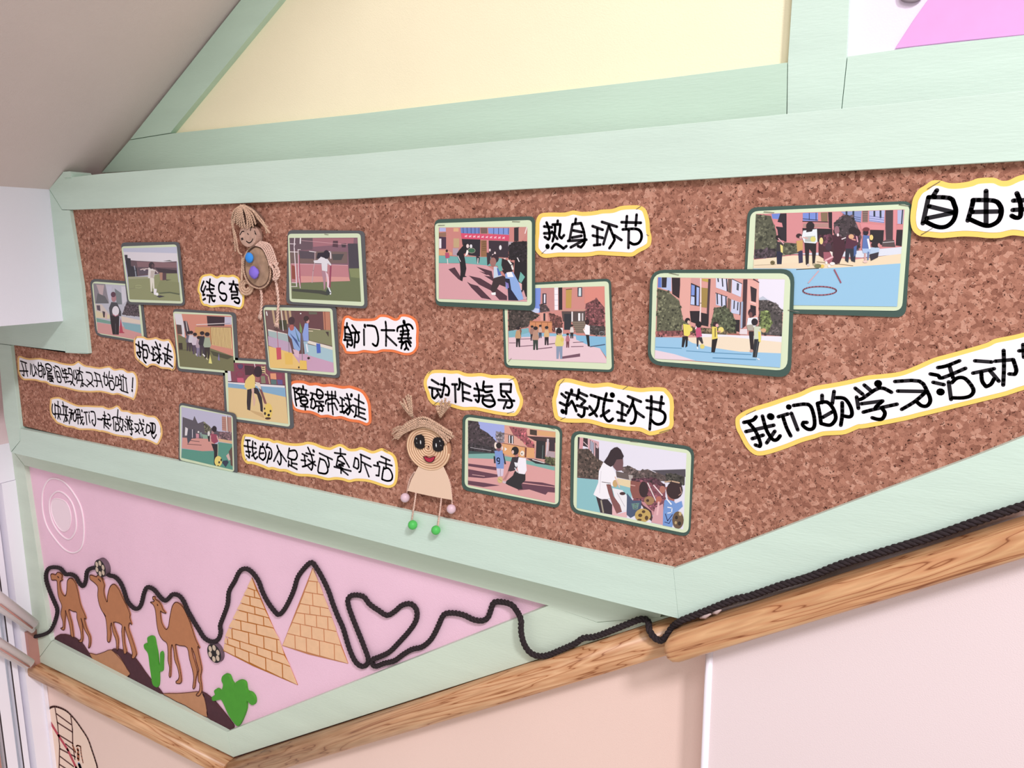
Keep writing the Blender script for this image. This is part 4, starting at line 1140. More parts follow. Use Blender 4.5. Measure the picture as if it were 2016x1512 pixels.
photo('mounted photo of children exercising in front of a red brick building', '@980,545,7.958', 0.0,
'78,130 1757,38 1808,1485 112,1412', '95,150 1737,68 1787,1458 138,1387', '150,190 1672,148 1702,1352 165,1292', 'd88a80', '''
P 7a98ec 150,185 675,160 660,560 150,500/P c8d4f8 490,480 650,500 640,570 500,550/T 4a3e3a 165,505 500,520 660,600 500,720 480,780 170,850/P d08c88 670,160 890,155 880,540 680,540/P 3a3040 700,260 762,260 762,430 700,430/P e8e4f4 722,275 748,275 745,410 722,410/T 5a4648 660,430 760,440 820,540 660,560
P f8f2f8 885,155 945,155 945,520 890,520/R b8b8c8 6 4 890,190 945,190 890,450 945,450/P 2e2028 950,155 1010,155 1010,520 955,520/P c79a3c 1068,195 1160,190 1150,490 1065,490/L 3a2820 10 1070,200 1160,190/P 3f4050 1250,165 1322,165 1322,312 1250,312/P d0e4ea 1270,175 1305,175 1305,300 1265,300
P e48878 1360,160 1672,150 1672,480 1360,420/T 7a4448 1380,420 1550,340 1672,480 1672,800 1440,760 1360,600/L d09c84 14 980,525 1380,520/P 5a4a48 1000,540 1370,540 1370,700 1020,700/P 2f3038 1040,580 1150,580 1150,830 1040,830/L f0e8e8 22 1165,550 1165,700/P f0f0f2 1260,570 1292,570 1292,690 1260,690/P c8c0c0 1315,570 1340,570 1340,690 1315,690
P e8a090 660,560 780,570 790,690 670,690/P 2a2830 715,570 745,570 745,690 715,690/T 70423c 800,560 1000,640 1020,860 860,860/P dc8c54 500,690 850,700 850,870 510,860/L 8a4a30 8 500,705 850,712/R 9a5a38 8 3 590,715 592,860 780,720 782,865/P 8a7868 1160,700 1370,700 1370,880 1230,880/R 5a4c40 6 5 1180,730 1360,730 1180,860 1360,860/T 4a4040 1440,760 1682,780 1682,920 1440,900
P 78b8c4 165,850 480,800 500,930 170,960/P 8ac0dc 500,870 1230,900 1230,960 170,960/P ecc8d2 170,950 860,930 1230,930 1450,1060 1600,1120 1702,1290 1702,1352 165,1292/P 7cbce0 1220,915 1692,940 1702,1262 1600,1120 1450,1085 1230,985/O f4f0f4 12 1628,890,38,32
L 7a5064 12 350,1090 550,1075/L 7a5064 14 620,1130 850,1105/P 7a5064 1000,1250 1290,1200 1290,1250 1010,1285/L 7a5064 12 1150,1095 1340,1090/L 7a5064 10 180,1035 280,1035/L 7a5064 10 350,975 520,970/L 7a5064 12 800,1055 920,1040/L 7a5064 10 1180,1030 1340,1020/L 405878 16 1450,1095 1680,1060
M 345,960,200 8a5a48 3a3034/M 318,1100,320 c89a68 2a2428/M 538,1000,240 a87868 3a3038/M 592,1145,370 c09078 35423a/M 665,960,210 d8b0a0 404860/M 765,1070,300 e0b478 2a2028/M 1160,965,220 e0d4d0 2a2428
M 1095,1110,230 c07080 7a3a48/P f0e8e8 900,800 1020,800 1020,910 910,890/E 2a2024 958,860,48,62/M 965,1285,470 e4d46c 8a9ab8/E e0c850 1010,985,28,36
P 1f2026 1380,905 1430,905 1442,1095 1410,1085/P f8f4f8 1380,740 1442,770 1442,910 1375,905 1342,840/E 3a2024 1402,705,34,48/E e8c4b8 1350,825,16,14''', staples='165,1330 215,1275', seed=9)
photo('mounted photo of children in yellow bibs carrying balls across blue ground', '@1265,520,6.503', 0.0030,
'108,85 1938,72 1888,1452 70,1275', '133,115 1897,118 1852,1368 103,1240', '190,168 1822,193 1762,1325 155,1210', 'e29c92', '''
P ece6f6 1480,190 1822,195 1800,620 1700,560 1490,460/P 5c7ad4 200,165 240,170 240,300 195,300/P b4c4ee 240,170 370,172 370,350 240,310/P 2e2430 245,170 312,170 305,300 245,300/P 2f2028 375,172 487,175 470,440 380,380/P eaa89c 482,178 622,180 600,720 480,700/P 2c2434 620,240 735,290 730,540 612,522/P 7a98e4 625,262 668,275 665,400 622,400/P c0d0f8 622,410 665,420 665,522 615,515/P a8bcf4 692,292 725,302 720,530 690,525
P d89a98 620,180 740,185 735,280 630,235/P a88838 752,300 842,310 822,560 752,550/P c8a838 760,185 842,190 842,232 765,215/P 503840 842,188 872,190 845,780 822,620/P 2a2028 605,600 740,600 740,780 620,740/P 2a2028 748,620 842,640 842,800 750,780/L f0dcdc 16 745,185 745,500 735,730
P dcdcf4 940,180 1090,190 1080,350 940,300/R 2c3040 16 3 965,180 970,225 1075,190 1085,345/P 6a5a50 1095,190 1142,190 1132,370 1095,355/P d8d8f2 1147,195 1272,255 1258,422 1142,372/P 4a5060 1208,240 1236,252 1230,342 1203,330/L 2c3040 8 1147,190 1275,252
P d0d4f2 940,370 1082,420 1072,560 940,520/R 2a2c3a 16 3 955,380 960,510 1068,420 1070,560/L 30202a 8 935,368 1085,420/P 7a6050 1092,430 1132,450 1120,600 1085,575/P c8ceec 1137,450 1252,490 1246,645 1132,625/R 2a2c3a 14 2 1175,470 1170,570 1222,490 1216,590/L 2a2028 10 1252,490 1245,650/P 4a3038 1290,195 1342,195 1322,790 1270,830/P a4b2d0 1262,480 1287,480 1277,820 1252,820
P eeaa9e 1345,195 1492,225 1470,700 1335,700/L 5a4048 14 1420,192 1490,235/P 3a2c34 1380,280 1462,320 1452,490 1390,472/L f4e4e0 6 1372,480 1450,512/P 2a2028 1380,520 1452,540 1452,660 1380,640/P 2a2228 1165,710 1245,715 1240,870 1180,850/P f0b0a4 1470,240 1492,240 1480,680 1455,680
T 62624a 190,310 330,350 470,470 520,720 600,760 500,860 180,870/T 555a42 920,560 1050,540 1160,640 1190,800 1190,870 1000,870 870,800/P c0c8d8 1490,440 1540,410 1610,460 1490,465/T 544c4c 1490,460 1620,465 1700,500 1790,590 1785,920 1500,900/T 6e7c44 1510,600 1620,600 1660,760 1600,880 1510,860/T 8a4e4e 175,860 500,850 700,900 175,932/T 6a5a42 500,800 1000,830 1250,900 700,905/P b06050 1080,890 1250,890 1250,925 1120,925/P e8d8de 1250,830 1340,830 1340,900 1240,895
P ecE8f2 700,888 1250,912 1785,925 1780,1010 700,932/P f2dec2 580,940 1090,928 1780,1000 1772,1142 1240,1122 900,1072 600,1012/P 94c8ec 165,935 520,940 640,1010 900,1070 1240,1120 1772,1142 1762,1330 640,1235 158,1105/P ecd4e0 160,1100 400,1150 680,1235 155,1212
L 5a98c0 10 170,1062 500,1078/L 5a98c0 12 900,1135 1390,1158/L 5a98c0 14 900,1200 1450,1224/L 5a98c0 10 560,1110 880,1132
P 241e24 510,925 582,925 575,1052 548,1070 552,960 527,1065 500,1062/P f0dc44 520,765 615,780 608,900 580,925 530,912/E 241a20 577,722,34,34/E e8c0a8 590,742,18,22/E f0dc54 612,835,28,28/L d8a8a0 12 510,780 510,840
P 3a3038 690,935 760,935 778,1012 760,1022 720,965 712,1062 695,1062/P d04878 672,790 740,800 762,925 690,942/L f4e8ec 14 690,790 680,830/E 201820 718,772,38,42/E e4d464 765,1055,30,30/L f4f4f4 14 700,1060 705,1085
P 241c20 890,950 962,950 925,1130 880,1130/P ecd444 888,800 950,800 962,950 890,965/L 3a2a20 10 930,820 930,930/E 3a2428 935,770,34,34/E e8a8a8 955,785,20,22/E f0dc64 1005,840,36,36/L d89890 14 950,860 1000,862
P 2a2026 1360,860 1422,860 1422,1100 1385,1112/P ecf0f8 1350,690 1470,680 1482,760 1400,830 1335,780/P b0a898 1330,780 1420,770 1420,850 1350,850/E 3a2430 1400,622,48,56/E 7a4a4c 1385,650,22,38
P 2a2c34 1430,960 1502,960 1462,1195 1410,1190/L 6a7078 6 1480,970 1445,1190/P d0d8bc 1425,795 1515,800 1522,960 1430,960/P ecdc44 1480,860 1512,870 1512,1000 1485,990/E c89088 1468,755,26,36/E 2a2028 1435,740,42,46/E e0a878 1550,848,32,28/L d8b080 16 1500,830 1560,870/P f0f0f2 1450,1198 1505,1215 1490,1230/E c89a90 1395,1110,22,20''', rad=(110, 90), staples='1862,588 2010,615; 340,112 465,138', seed=10)
photo('large mounted photo of a teacher and children by a red hoop on blue ground', '@1460,395,5.93', 0.0,
'78,90 1992,13 1907,1357 20,1290', '103,125 1967,38 1872,1287 40,1262', '168,155 1902,103 1817,1237 115,1215', 'dc868a', '''
P 6a88dc 350,155 450,150 450,220 360,210/P 2e2430 450,150 525,148 525,480 500,480 400,310/P e48a90 380,240 470,260 482,310 390,300/P 302630 415,310 525,310 525,480 430,450/P dc8a8e 525,148 712,148 705,480 530,480/P 7490e0 715,145 892,140 890,238 715,235/L 2e2438 8 715,212 890,228/R 2e2438 8 2 790,145 790,225 870,142 870,232
P 8a7050 925,140 1005,138 1005,245 930,240/L 2a2028 10 712,242 1010,250/P 2c2028 1010,135 1056,135 1056,330 1020,320/P b88880 720,270 1010,262 1020,312 720,312/P 2a2028 710,320 1060,330 1060,480 720,480/P dc8c90 1060,135 1150,133 1150,300 1060,320/P 8a9ad0 1160,130 1402,120 1392,255 1300,240/R 2e3a4a 22 2 1225,125 1225,180 1305,122 1305,190/R 404870 6 3 1180,160 1390,200 1180,200 1390,250
P 7a6058 1412,120 1477,118 1472,250 1412,250/R a88a7c 5 5 1415,140 1475,140 1415,240 1475,240/P b4b8e8 1490,120 1672,113 1662,262 1490,242/R 2c3848 22 2 1550,125 1550,180 1622,120 1622,200/R 5058a0 5 3 1490,180 1665,200 1490,230 1665,255/P 4a3a40 1680,113 1782,110 1762,500 1680,500/P e48a90 1380,262 1680,290 1672,345 1400,335/P 2a2028 1500,342 1662,345 1652,520 1500,480/P e08890 1680,330 1662,520 1685,520/P e08088 1785,108 1902,104 1882,260 1800,282 1770,480
P b0b8e0 1820,110 1892,108 1882,272 1820,270/L 2c3040 14 1880,110 1868,270/P 2a2028 1812,340 1882,340 1872,532 1800,522/P e4888e 1770,110 1812,110 1800,520 1765,500
T 5a5a46 165,158 340,178 400,350 420,480 640,500 660,620 150,670/T 4c3e46 150,570 400,560 400,660 148,680/T 4a3c42 1080,260 1180,170 1300,180 1350,290 1400,420 1360,600 1080,460/P 5a4a4c 1640,480 1700,450 1780,460 1795,540 1640,535/L d8d0d4 6 1650,490 1780,480
P dce0ee 1300,590 1872,540 1872,625 1400,665 600,620/P f0d8b4 140,690 400,688 900,640 1300,690 1870,620 1862,742 1300,785 900,805 132,792/P f0dcb8 140,690 600,640 900,640 900,700 140,760/P 92c8ea 122,792 900,795 1300,772 1864,732 1815,1240 110,1217
L 4a4438 10 640,805 900,790/L c8b090 8 150,755 400,745/L 8a7050 8 880,715 1300,760/E 7a6a40 362,725,28,26/L 3a3028 6 345,715 380,735
P 2a2a44 405,560 480,560 467,742 412,742/P 3a3438 410,480 485,500 480,600 405,590/P ecdc74 450,510 482,530 482,612 458,600/E 2a1a20 425,432,30,28/L e0a8b0 12 430,440 492,505
P 3a3458 660,585 712,585 716,722 668,732/P d4a454 640,470 715,460 716,570 650,600/E 3a2028 670,410,34,26/E d8a0a0 690,430,16,18
P 2a2026 735,490 872,480 870,600 852,760 828,742 822,600 790,560 782,765 750,745/P e4ebf0 720,350 880,330 886,480 862,500 730,490 703,420/P b4bcb4 740,420 860,410 860,480 740,480/E 2e2028 802,295,48,50/P 2e2028 760,290 850,280 822,360 755,370/E dcd464 835,450,32,32/L e0a8a0 14 720,430 770,440/E d8c8c0 780,752,18,16/E b8a888 850,745,22,16
P 4a2832 900,400 1060,400 1080,520 1180,560 1120,745 1060,740 900,640/T 5a3040 900,400 1050,400 1080,500 1000,560 900,480/E ecd480 930,470,22,40/P 4a2030 1060,400 1200,430 1210,570 1140,740 1090,700/E 9a6874 1112,345,30,50/E f0d8dc 1125,400,14,18/L e8d8dc 12 1170,450 1215,432
P a85868 955,600 1040,600 1072,660 1040,745 960,700/P f0e4dc 1028,590 1062,600 1062,665/L ecb0b8 20 975,700 1065,655/E 4a3040 1015,540,36,45/E f4ece8 990,725,14,18/E f4ece8 1060,735,30,18/E f0e8e8 1022,765,16,16
P 303040 1215,560 1335,560 1325,720 1280,705 1262,600 1245,725 1208,700/P 5a2840 1230,400 1375,395 1345,560 1205,560/L e8a8b8 14 1340,400 1355,480/E 2a1e24 1300,345,48,42/E 2c1c24 1352,372,34,44/E e4ac7c 1280,420,32,28/L d89080 16 1290,450 1330,460/P 4868a8 1310,540 1345,520 1340,620 1310,660
L d8a0a0 18 1442,610 1440,710/P a8c4ec 1405,555 1505,555 1502,612 1420,612/P 5a78bc 1420,400 1492,410 1492,560 1408,560/L f0f0f4 22 1475,450 1497,560/E 2a2030 1450,372,32,34/E 7a3038 1455,335,40,24/E ecd070 1515,430,22,32/E ecc8c0 1445,712,28,14
P 38303c 1490,630 1602,600 1592,662 1510,702/P b4cce8 1508,545 1612,550 1602,600 1500,625/E 2c2028 1565,512,52,38/E d89088 1605,520,16,24/L 5a78b0 16 1480,600 1475,690
O a84c5c 13 912,1052,196,50/L a84c64 15 1082,805 1160,958/L dca8b0 13 900,820 780,960/E ecc844 942,765,24,20/E 7a7a50 890,762,40,24''', rad=(75, 60), staples='260,130 380,138; 1840,45 1960,62', seed=11)
photo('mounted photo of a kneeling adult rolling a ball to a boy in blue', '@900,810,7.754', 0.0,
'93,48 1592,250 1553,1475 78,1187', '125,80 1567,275 1547,1432 113,1150', '165,135 1502,310 1492,1397 165,1125', 'dc9c90', '''
P a4b0f0 320,155 722,205 722,470 560,490 480,400 330,280/T 4a3c42 165,138 320,150 350,260 470,330 590,450 580,560 170,560/T 3a3238 170,480 600,560 600,640 170,640/L c8c0c8 6 200,550 520,600/T 8a8088 590,300 722,330 722,470 600,470
P e4a490 722,208 1110,258 1502,310 1502,520 722,530/T a8545c 790,230 1050,260 1080,400 1180,500 1180,700 1090,560 960,420 860,360/P 2f2830 780,360 862,370 862,492 780,482/R f0f0f6 15 2 800,370 800,480 842,380 842,490/L 5a4048 6 640,330 1000,380/P 4a3a30 1110,272 1217,288 1217,370 1110,352/P e4a86c 1220,290 1502,320 1502,392 1220,362
P 4a3438 1050,375 1502,400 1502,480 1190,450/P eaa664 690,490 1040,545 1180,560 1180,712 830,692 700,640/L 7a4a38 8 590,465 1040,545/P f0ece8 725,545 765,575 725,605/E f4e6d8 995,640,32,40/E 6a5a50 988,645,10,12/P 7a3a30 1035,550 1062,550 1055,700 1030,700
P 2b2a2e 1210,440 1352,460 1342,732 1200,712/L 5a6a68 14 1310,520 1300,720/P d4c4cc 1372,415 1402,420 1392,640 1350,680/P 40303c 1410,430 1492,440 1492,612 1400,602/P b8a0a8 1380,600 1492,620 1492,720 1360,700/T 5a5a3a 1340,690 1492,710 1492,830 1350,790
P 3a5a58 170,600 560,640 560,660 170,660/P 78b4aa 170,650 560,640 722,680 850,705 1060,745 1492,845 1487,905 1060,805 560,725 170,712/P e4a09e 170,712 560,725 1060,805 1492,905 1492,1397 165,1125/P 2f2c34 1060,715 1200,730 1480,830 1200,795/L f4e8e8 12 1150,735 1330,785
P 6a3c50 170,795 600,850 600,900 170,835/P 6a3c50 170,880 620,965 620,1000 400,1020 170,1000/P 6a3c50 165,1055 420,1090 650,1130 400,1155 165,1115/P 6a3c50 1000,1060 1300,1085 1487,1130 1487,1150 1000,1085/P 6a3c50 900,1090 1492,1160 1492,1240 1385,1230 1350,1272 1100,1190 930,1205/L e8b0ac 8 230,965 420,990
L 2a2a34 24 568,690 575,785/L 2a2a38 24 700,650 735,800/P dccce4 600,865 712,875 702,985 620,995/L a88898 8 660,880 660,985/P 7a9adc 570,600 690,595 718,760 710,875 600,870/O 20283a 14 628,735,20,26/L 20283a 14 648,735 645,795 620,800
E f8e4d4 590,520,24,50/E 8a5a68 635,580,28,30/E 2c2024 635,520,42,44/E ecd8d0 690,560,12,30
P 2c262c 880,910 1042,950 1042,1050 980,1110 1000,1185 920,1185 780,1125 720,1090 850,980/P 3a2e38 840,700 950,690 960,800 880,900 770,925 800,830/P f8f2fc 940,700 1050,715 1062,900 1030,960 935,945 915,820/P ececf4 870,775 925,785 905,855 885,830/L e8e8f0 14 880,860 920,930/E c07a74 905,660,30,40/E 201a20 885,600,56,64/E e8c0b4 850,620,18,30
P c08080 770,920 805,905 745,1040 700,1045/E dcbc74 655,1045,40,50/P d8c0c8 690,1060 750,1070 740,1100 700,1095/L 8a7a58 6 630,1030 680,1060''', rad=(70, 55), staples='1390,240 1490,275', seed=12)
photo('mounted photo of a woman in white holding a bag beside crowding children', '@1115,840,6.873', 0.0,
'73,58 1722,288 1662,1492 58,1150', '110,90 1692,320 1652,1452 93,1120', '155,138 1627,360 1582,1392 140,1100', 'e8e4f4', '''
P 3a2a30 150,138 182,143 172,300 150,300/P dc98a0 182,145 232,150 222,300 175,300/P 3a2830 230,150 292,160 290,280 225,260/L e8d0d0 8 232,205 290,260/P dca8b0 290,158 442,205 442,460 290,290/P 4a3840 390,210 442,290 442,455 390,420/P c4c8e0 325,185 375,225 365,370 325,310/R 3a3440 8 3 325,180 322,310 372,215 368,380/P d8b8c0 400,240 430,270 430,300 400,280
T 5a4840 150,300 300,300 400,420 505,480 500,720 145,685/T 5e4e4c 760,545 850,530 980,600 1100,575 1200,620 1350,640 1350,740 900,720 780,650/P 544c56 1150,590 1612,575 1612,680 1350,670/T 433e38 1350,640 1480,640 1602,680 1600,790 1350,750/P 6a5a58 670,600 900,650 900,730 680,685/P b8aca8 840,650 900,660 895,725 850,720
P 86c4cc 142,690 430,720 890,760 880,970 440,980 470,1165 138,1102/P ecd4a4 680,695 895,732 880,830 700,785/L 5a3a40 10 142,685 430,712
T 5a3442 880,700 1200,690 1340,790 1340,1000 900,900/T 8a4a58 1000,720 1340,820 1340,1250 900,1000/L e8d8d8 14 1100,760 1210,1000/L f0dcdc 14 1180,790 1300,930/E b87060 1300,850,40,50/E c06858 1250,990,40,50
P 3a2e38 400,940 560,985 622,1060 622,1192 460,1162/L a89c88 20 470,1000 500,1160/P ecb4b8 620,1050 700,1180 820,1150 820,1230 620,1195
P f0ecf2 620,830 760,860 840,960 830,1120 740,1150 660,980/L c8c0c8 8 690,900 790,1080/E 4a2a30 760,905,40,22
P f6f2fa 500,480 620,540 672,640 690,720 630,810 560,770 600,970 480,985 440,965 365,920 430,760 440,600/L 6a5a60 8 480,748 600,765/L d8d0dc 6 470,600 450,900/L d8d0dc 6 560,980 460,975/E d0a868 660,770,34,50/L e8c0b0 16 660,680 720,820
P 8a5250 540,780 600,780 640,940 725,1060 752,1152 680,1175 620,1040 570,900/P 7a5258 640,450 765,420 770,500 762,590 680,600 630,540/P 36242c 505,480 560,400 600,320 650,282 690,275 735,310 778,400 760,440 680,445 640,520 600,545 540,510
P 4a5878 820,900 900,1000 1020,1000 1010,1100 930,1200 870,1235 815,1190/P 5f8a84 880,1040 990,1030 965,1120 900,1120/O d8e8e0 10 935,1080,26,34/P 94524a 870,730 1000,750 1090,860 1040,970 900,970 865,860/L d8a098 12 870,790 930,800/L e8c0b0 8 1000,780 1080,840/E 3a2228 1045,850,62,108
E a87c4c 1120,1000,70,60/E 4a3020 1100,1000,20,20/P cc8890 1010,1010 1060,1020 1140,1120 1240,1180 1200,1215 1100,1160/P 4a2c34 1010,1040 1150,1140 1180,1300 1120,1250/E c8a44c 1035,1200,108,92/E 5a3c20 1000,1200,28,24/E 5a3c20 1085,1235,24,30/E 5a3c20 1045,1150,24,20/E 5a3c20 990,1260,30,14
P dca0a8 1200,1100 1310,1040 1315,1330 1150,1295/L f0b8bc 26 1250,1020 1230,1190/P 6f9adc 1325,1000 1400,950 1480,1040 1560,1005 1575,1080 1490,1160 1430,1360 1305,1335 1310,1150/L ecf0fc 12 1370,1090 1430,1100 1425,1160 1370,1170/L 2a3a70 12 1340,1180 1370,1275 1435,1190/L 2a3a70 10 1330,1290 1390,1310 1420,1250/L f0f4fc 18 1360,980 1420,1050
P a86058 1340,820 1440,800 1462,1010 1380,990/E 3a2226 1465,860,110,122/L c8a484 18 1335,748 1420,735 1530,760/L b89080 10 1540,820 1560,900 1520,930/E 6e543c 1510,1265,78,118/E 2e2420 1490,1230,20,25/E c8ac70 1540,1180,20,26/E 2e2420 1530,1310,22,28/E c0a468 1480,1300,16,22''', rad=(85, 65), staples='865,198 970,210', seed=13)
# ---------------------------------------------------------------- cutouts on the pink panel
M_CAMEL = mat('camel_brown', 'b87a55', 0.7, var=0.04, vscale=60)
M_LINE = mat('dark_brown_line', '5a2f28', 0.6)
M_MAROON = mat('dark_hill_paint', '4d2a33', 0.7, var=0.1, vscale=80)
M_DUNE = mat('light_hill_paint', 'bc8663', 0.7, var=0.05, vscale=60)
M_CACT = mat('green_foam', '4b9a30', 0.7, var=0.04, vscale=60)
M_BRICK = mat('pyramid_brick_paint', 'ecbf98', 0.7, var=0.04, vscale=60)
M_MORTAR = mat('pyramid_line_paint', 'b06a24', 0.7)
M_MORTAR2 = mat('pyramid_line_paint_pale', 'bf7c52', 0.7)
DP = D_PANEL + 0.0002


def outline_line(name, pts, w, d, m, parent):
    bm = bmesh.new()
    r = 0.5 * w * mpp(pts[0][0], pts[0][1], d)
    add_stroke(bm, [P(x, y, d) for x, y in pts + [pts[0]]], r, ns=6)
    return link(name, bm, m, parent, normals=False)


def cutout(name, label, cat, grp, s, m, thick=0.003, line=None):
    pts = smooth_closed(frame_pts(s), 3)
    cx = sum(p[0] for p in pts) / len(pts)
    cy = sum(p[1] for p in pts) / len(pts)
    if line is None:
        o = slab(name, pts, DP, DP + thick, m, None, 0.0005)
        tag(o, label, cat, grp)
        return o
    t = empty(name, P(cx, cy, DP), label, cat, grp)
    slab('body', pts, DP, DP + thick, m, t)
    outline_line('outline', pts, line, DP + thick + 0.0002, M_LINE, t)
    return t


hills = empty('sand_dunes', P(280, 1350, DP), 'row of dark and light brown painted dunes along the bottom of the pink panel', 'wall decoration')
for i, (s, m) in enumerate((
    ('415,520 430,485 480,450 560,460 640,510 690,580 745,670 680,650 600,620 500,570 440,540', M_MAROON),
    ('710,600 760,612 830,590 880,573 930,620 975,670 1010,730 1032,765 1000,800 925,780 850,740 790,700 745,665', M_DUNE),
    ('888,573 930,565 1000,590 1080,650 1150,750 1220,840 1290,922 1180,890 1100,845 1002,802 1035,765 1005,715 970,655 935,610', M_MAROON),
    ('1290,922 1400,920 1500,913 1600,908 1625,970 1638,1040 1645,1110 1550,1065 1470,1015 1400,985 1340,950', M_DUNE),
    ('1603,908 1680,960 1760,1050 1830,1140 1857,1185 1830,1210 1740,1170 1648,1110 1642,1040 1628,970', M_MAROON))):
    pts = smooth_closed(frame_pts('@0,1137,4.032 ' + s), 2)
    slab('dune', pts, DP, DP + 0.002 + 0.0003 * i, m, hills)
    outline_line('edge_line', pts, 1.2, DP + 0.0023 + 0.0003 * i, M_LINE, hills)

c1 = '@60,1080,7.56 300,395 320,375 370,390 400,355 440,365 470,400 465,450 475,470 440,490 440,560 455,630 480,680 510,705 530,680 540,600 545,500 560,460 590,440 630,460 670,520 700,620 720,720 745,830 780,920 810,990 825,1050 800,1040 820,1130 850,1220 890,1310 895,1400 880,1470 860,1475 870,1400 860,1310 810,1220 780,1130 760,1060 750,1040 770,1120 775,1240 780,1330 765,1395 730,1390 715,1365 750,1350 745,1240 715,1130 690,1030 685,950 630,935 570,910 590,1010 615,1100 630,1200 640,1320 600,1290 590,1200 570,1100 545,1010 520,920 520,990 510,1090 500,1210 460,1200 450,1185 480,1170 480,1090 450,980 465,880 460,830 430,760 410,690 400,600 395,500 380,470 320,470 305,440'
c2 = '@60,1080,7.56 885,395 920,400 980,420 1000,395 1040,410 1070,460 1085,500 1100,550 1090,620 1100,700 1130,785 1145,780 1145,710 1165,620 1190,560 1230,530 1270,550 1320,620 1360,710 1400,790 1430,850 1480,970 @0,1137,4.032 1030,320 1045,375 1030,360 1020,400 1050,490 1080,590 1080,620 1060,645 1045,635 1050,600 1030,520 1000,430 990,390 985,430 990,520 1005,590 985,605 975,540 965,430 965,375 900,355 920,430 940,490 935,570 925,570 920,500 895,430 885,360 875,400 880,450 870,510 855,510 850,490 850,430 840,330 820,280 @60,1080,7.56 1120,1010 1060,920 1020,820 1000,700 1005,600 990,550 940,500 890,460 880,430'
c3 = '@280,1150,5.04 105,125 125,125 130,150 160,170 190,210 205,250 235,290 200,280 180,270 185,340 200,400 235,450 260,420 270,350 285,270 300,215 330,180 370,195 410,240 440,300 470,370 500,460 530,550 570,635 550,620 560,690 580,780 590,850 580,920 590,1010 590,1070 560,1110 535,1100 565,1060 570,990 555,960 555,880 560,850 540,780 520,700 490,630 500,700 530,800 545,870 530,950 520,1030 500,1030 510,940 500,860 470,750 445,630 370,610 330,600 335,660 350,740 370,820 385,910 385,980 340,985 335,965 355,950 365,910 350,830 320,750 310,650 295,600 285,650 285,740 285,820 280,920 265,910 270,830 255,760 255,680 245,590 200,550 165,490 145,400 135,300 125,240 105,200 80,180 110,175 120,160 105,150'
G = 'camels walking across the pink panel'
for lab, s, eye in (('smallest brown camel cutout, level head, first from the window end', c1, '@60,1080,7.56 405,418 418,432'),
                    ('middle brown camel cutout, just right below the wooden ball disc', c2, '@60,1080,7.56 1010,455 1040,485'),
                    ('largest brown camel cutout, raised open mouth, between the two cacti', c3, '@280,1150,5.04 150,203 153,211')):
    t = cutout('camel_cutout', lab, 'wall decoration', G, s, M_CAMEL, 0.0035, 1.7)
    st_frame = eye.split()[0]
    link('eye', strokes_mesh(eye, 2.6, DP + 0.0039), M_LINE, t, normals=False)
    if s is c3:
        tag(t)
cutout('cactus_cutout', 'tall thin green cactus cutout left of the largest camel', 'wall decoration', 'green cacti on the pink panel',
       '@280,1150,5.04 50,530 80,515 115,530 130,600 150,700 160,800 175,790 175,690 190,670 205,700 203,780 200,860 180,868 165,880 165,970 155,1020 130,1020 100,990 85,900 70,800 55,690 20,640 15,600 40,590 60,620 50,570', M_CACT, 0.005)
cutout('cactus_cutout', 'wide branching green cactus cutout near the bottom corner of the pink panel', 'wall decoration', 'green cacti on the pink panel',
       '@280,1150,5.04 790,920 820,895 860,910 885,970 915,1000 930,970 975,955 1020,980 1035,1060 1080,1080 1115,1130 1115,1190 1080,1200 1035,1160 1030,1240 1000,1330 955,1410 910,1380 850,1290 790,1160 760,1150 700,1160 690,1120 720,1100 710,1060 740,1040 780,1060 800,1000 785,960', M_CACT, 0.007)


def pyramid(label, apex, bl, br, lines, joints, mm, gap):
    F_ = '@380,1050,4.032 '
    fp = lambda p: frame_pts(F_ + '%f,%f' % p)[0]
    ctr = fp(((apex[0] + bl[0] + br[0]) / 3, (apex[1] + bl[1] + br[1]) / 3))
    t = empty('pyramid_cutout', P(ctr[0], ctr[1], DP), label, 'wall decoration', 'brick pyramids on the pink panel')
    slab('mortar_sheet', [fp(apex), fp(bl), fp(((bl[0] * 0.6 + br[0] * 0.4), bl[1] * 0.6 + br[1] * 0.4 + 12)), fp(br)], DP, DP + 0.0015, mm, t)
    rows = [(apex, apex)] + lines + [(bl, br)]
    for i in range(len(rows) - 1):
        (ax, ay), (bx, by) = rows[i]
        (cx_, cy_), (dx, dy) = rows[i + 1]
        top = lambda x: (x, ay + (by - ay) * (x - ax) / (bx - ax)) if bx != ax else (ax, ay)
        bot = lambda x: (x, cy_ + (dy - cy_) * (x - cx_) / (dx - cx_))
        js = [j for j in joints[i] if j > max(ax, cx_) + 16 and j < min(bx, dx) - 8 or i == 0]
        for k in range(len(js) + 1):
            quad = []
            # walk: top-left, top-right, bottom-right, bottom-left
            tl = (ax, ay) if k == 0 else top(js[k - 1])
            bl_ = (cx_, cy_) if k == 0 else bot(js[k - 1] + 3)
            trr = (bx, by) if k == len(js) else top(js[k])
            brr = (dx, dy) if k == len(js) else bot(js[k] + 3)
            quad = [tl, trr, brr, bl_]
            if i == 0:
                quad = [apex, brr, bl_]
            mx_ = sum(q[0] for q in quad) / len(quad)
            my_ = sum(q[1] for q in quad) / len(quad)
            qq = []
            for q in quad:
                vx, vy = q[0] - mx_, q[1] - my_
                L = math.hypot(vx, vy) or 1
                sx = max(0.0, (abs(vx) - gap) / abs(vx)) if abs(vx) > 1 else 0
                sy = max(0.0, (abs(vy) - gap) / abs(vy)) if abs(vy) > 1 else 0
                qq.append((mx_ + vx * sx, my_ + vy * sy))
            try:
                slab('brick', [fp(q) for q in qq], DP + 0.0015, DP + 0.0024, M_BRICK, t)
            except ValueError:
                pass


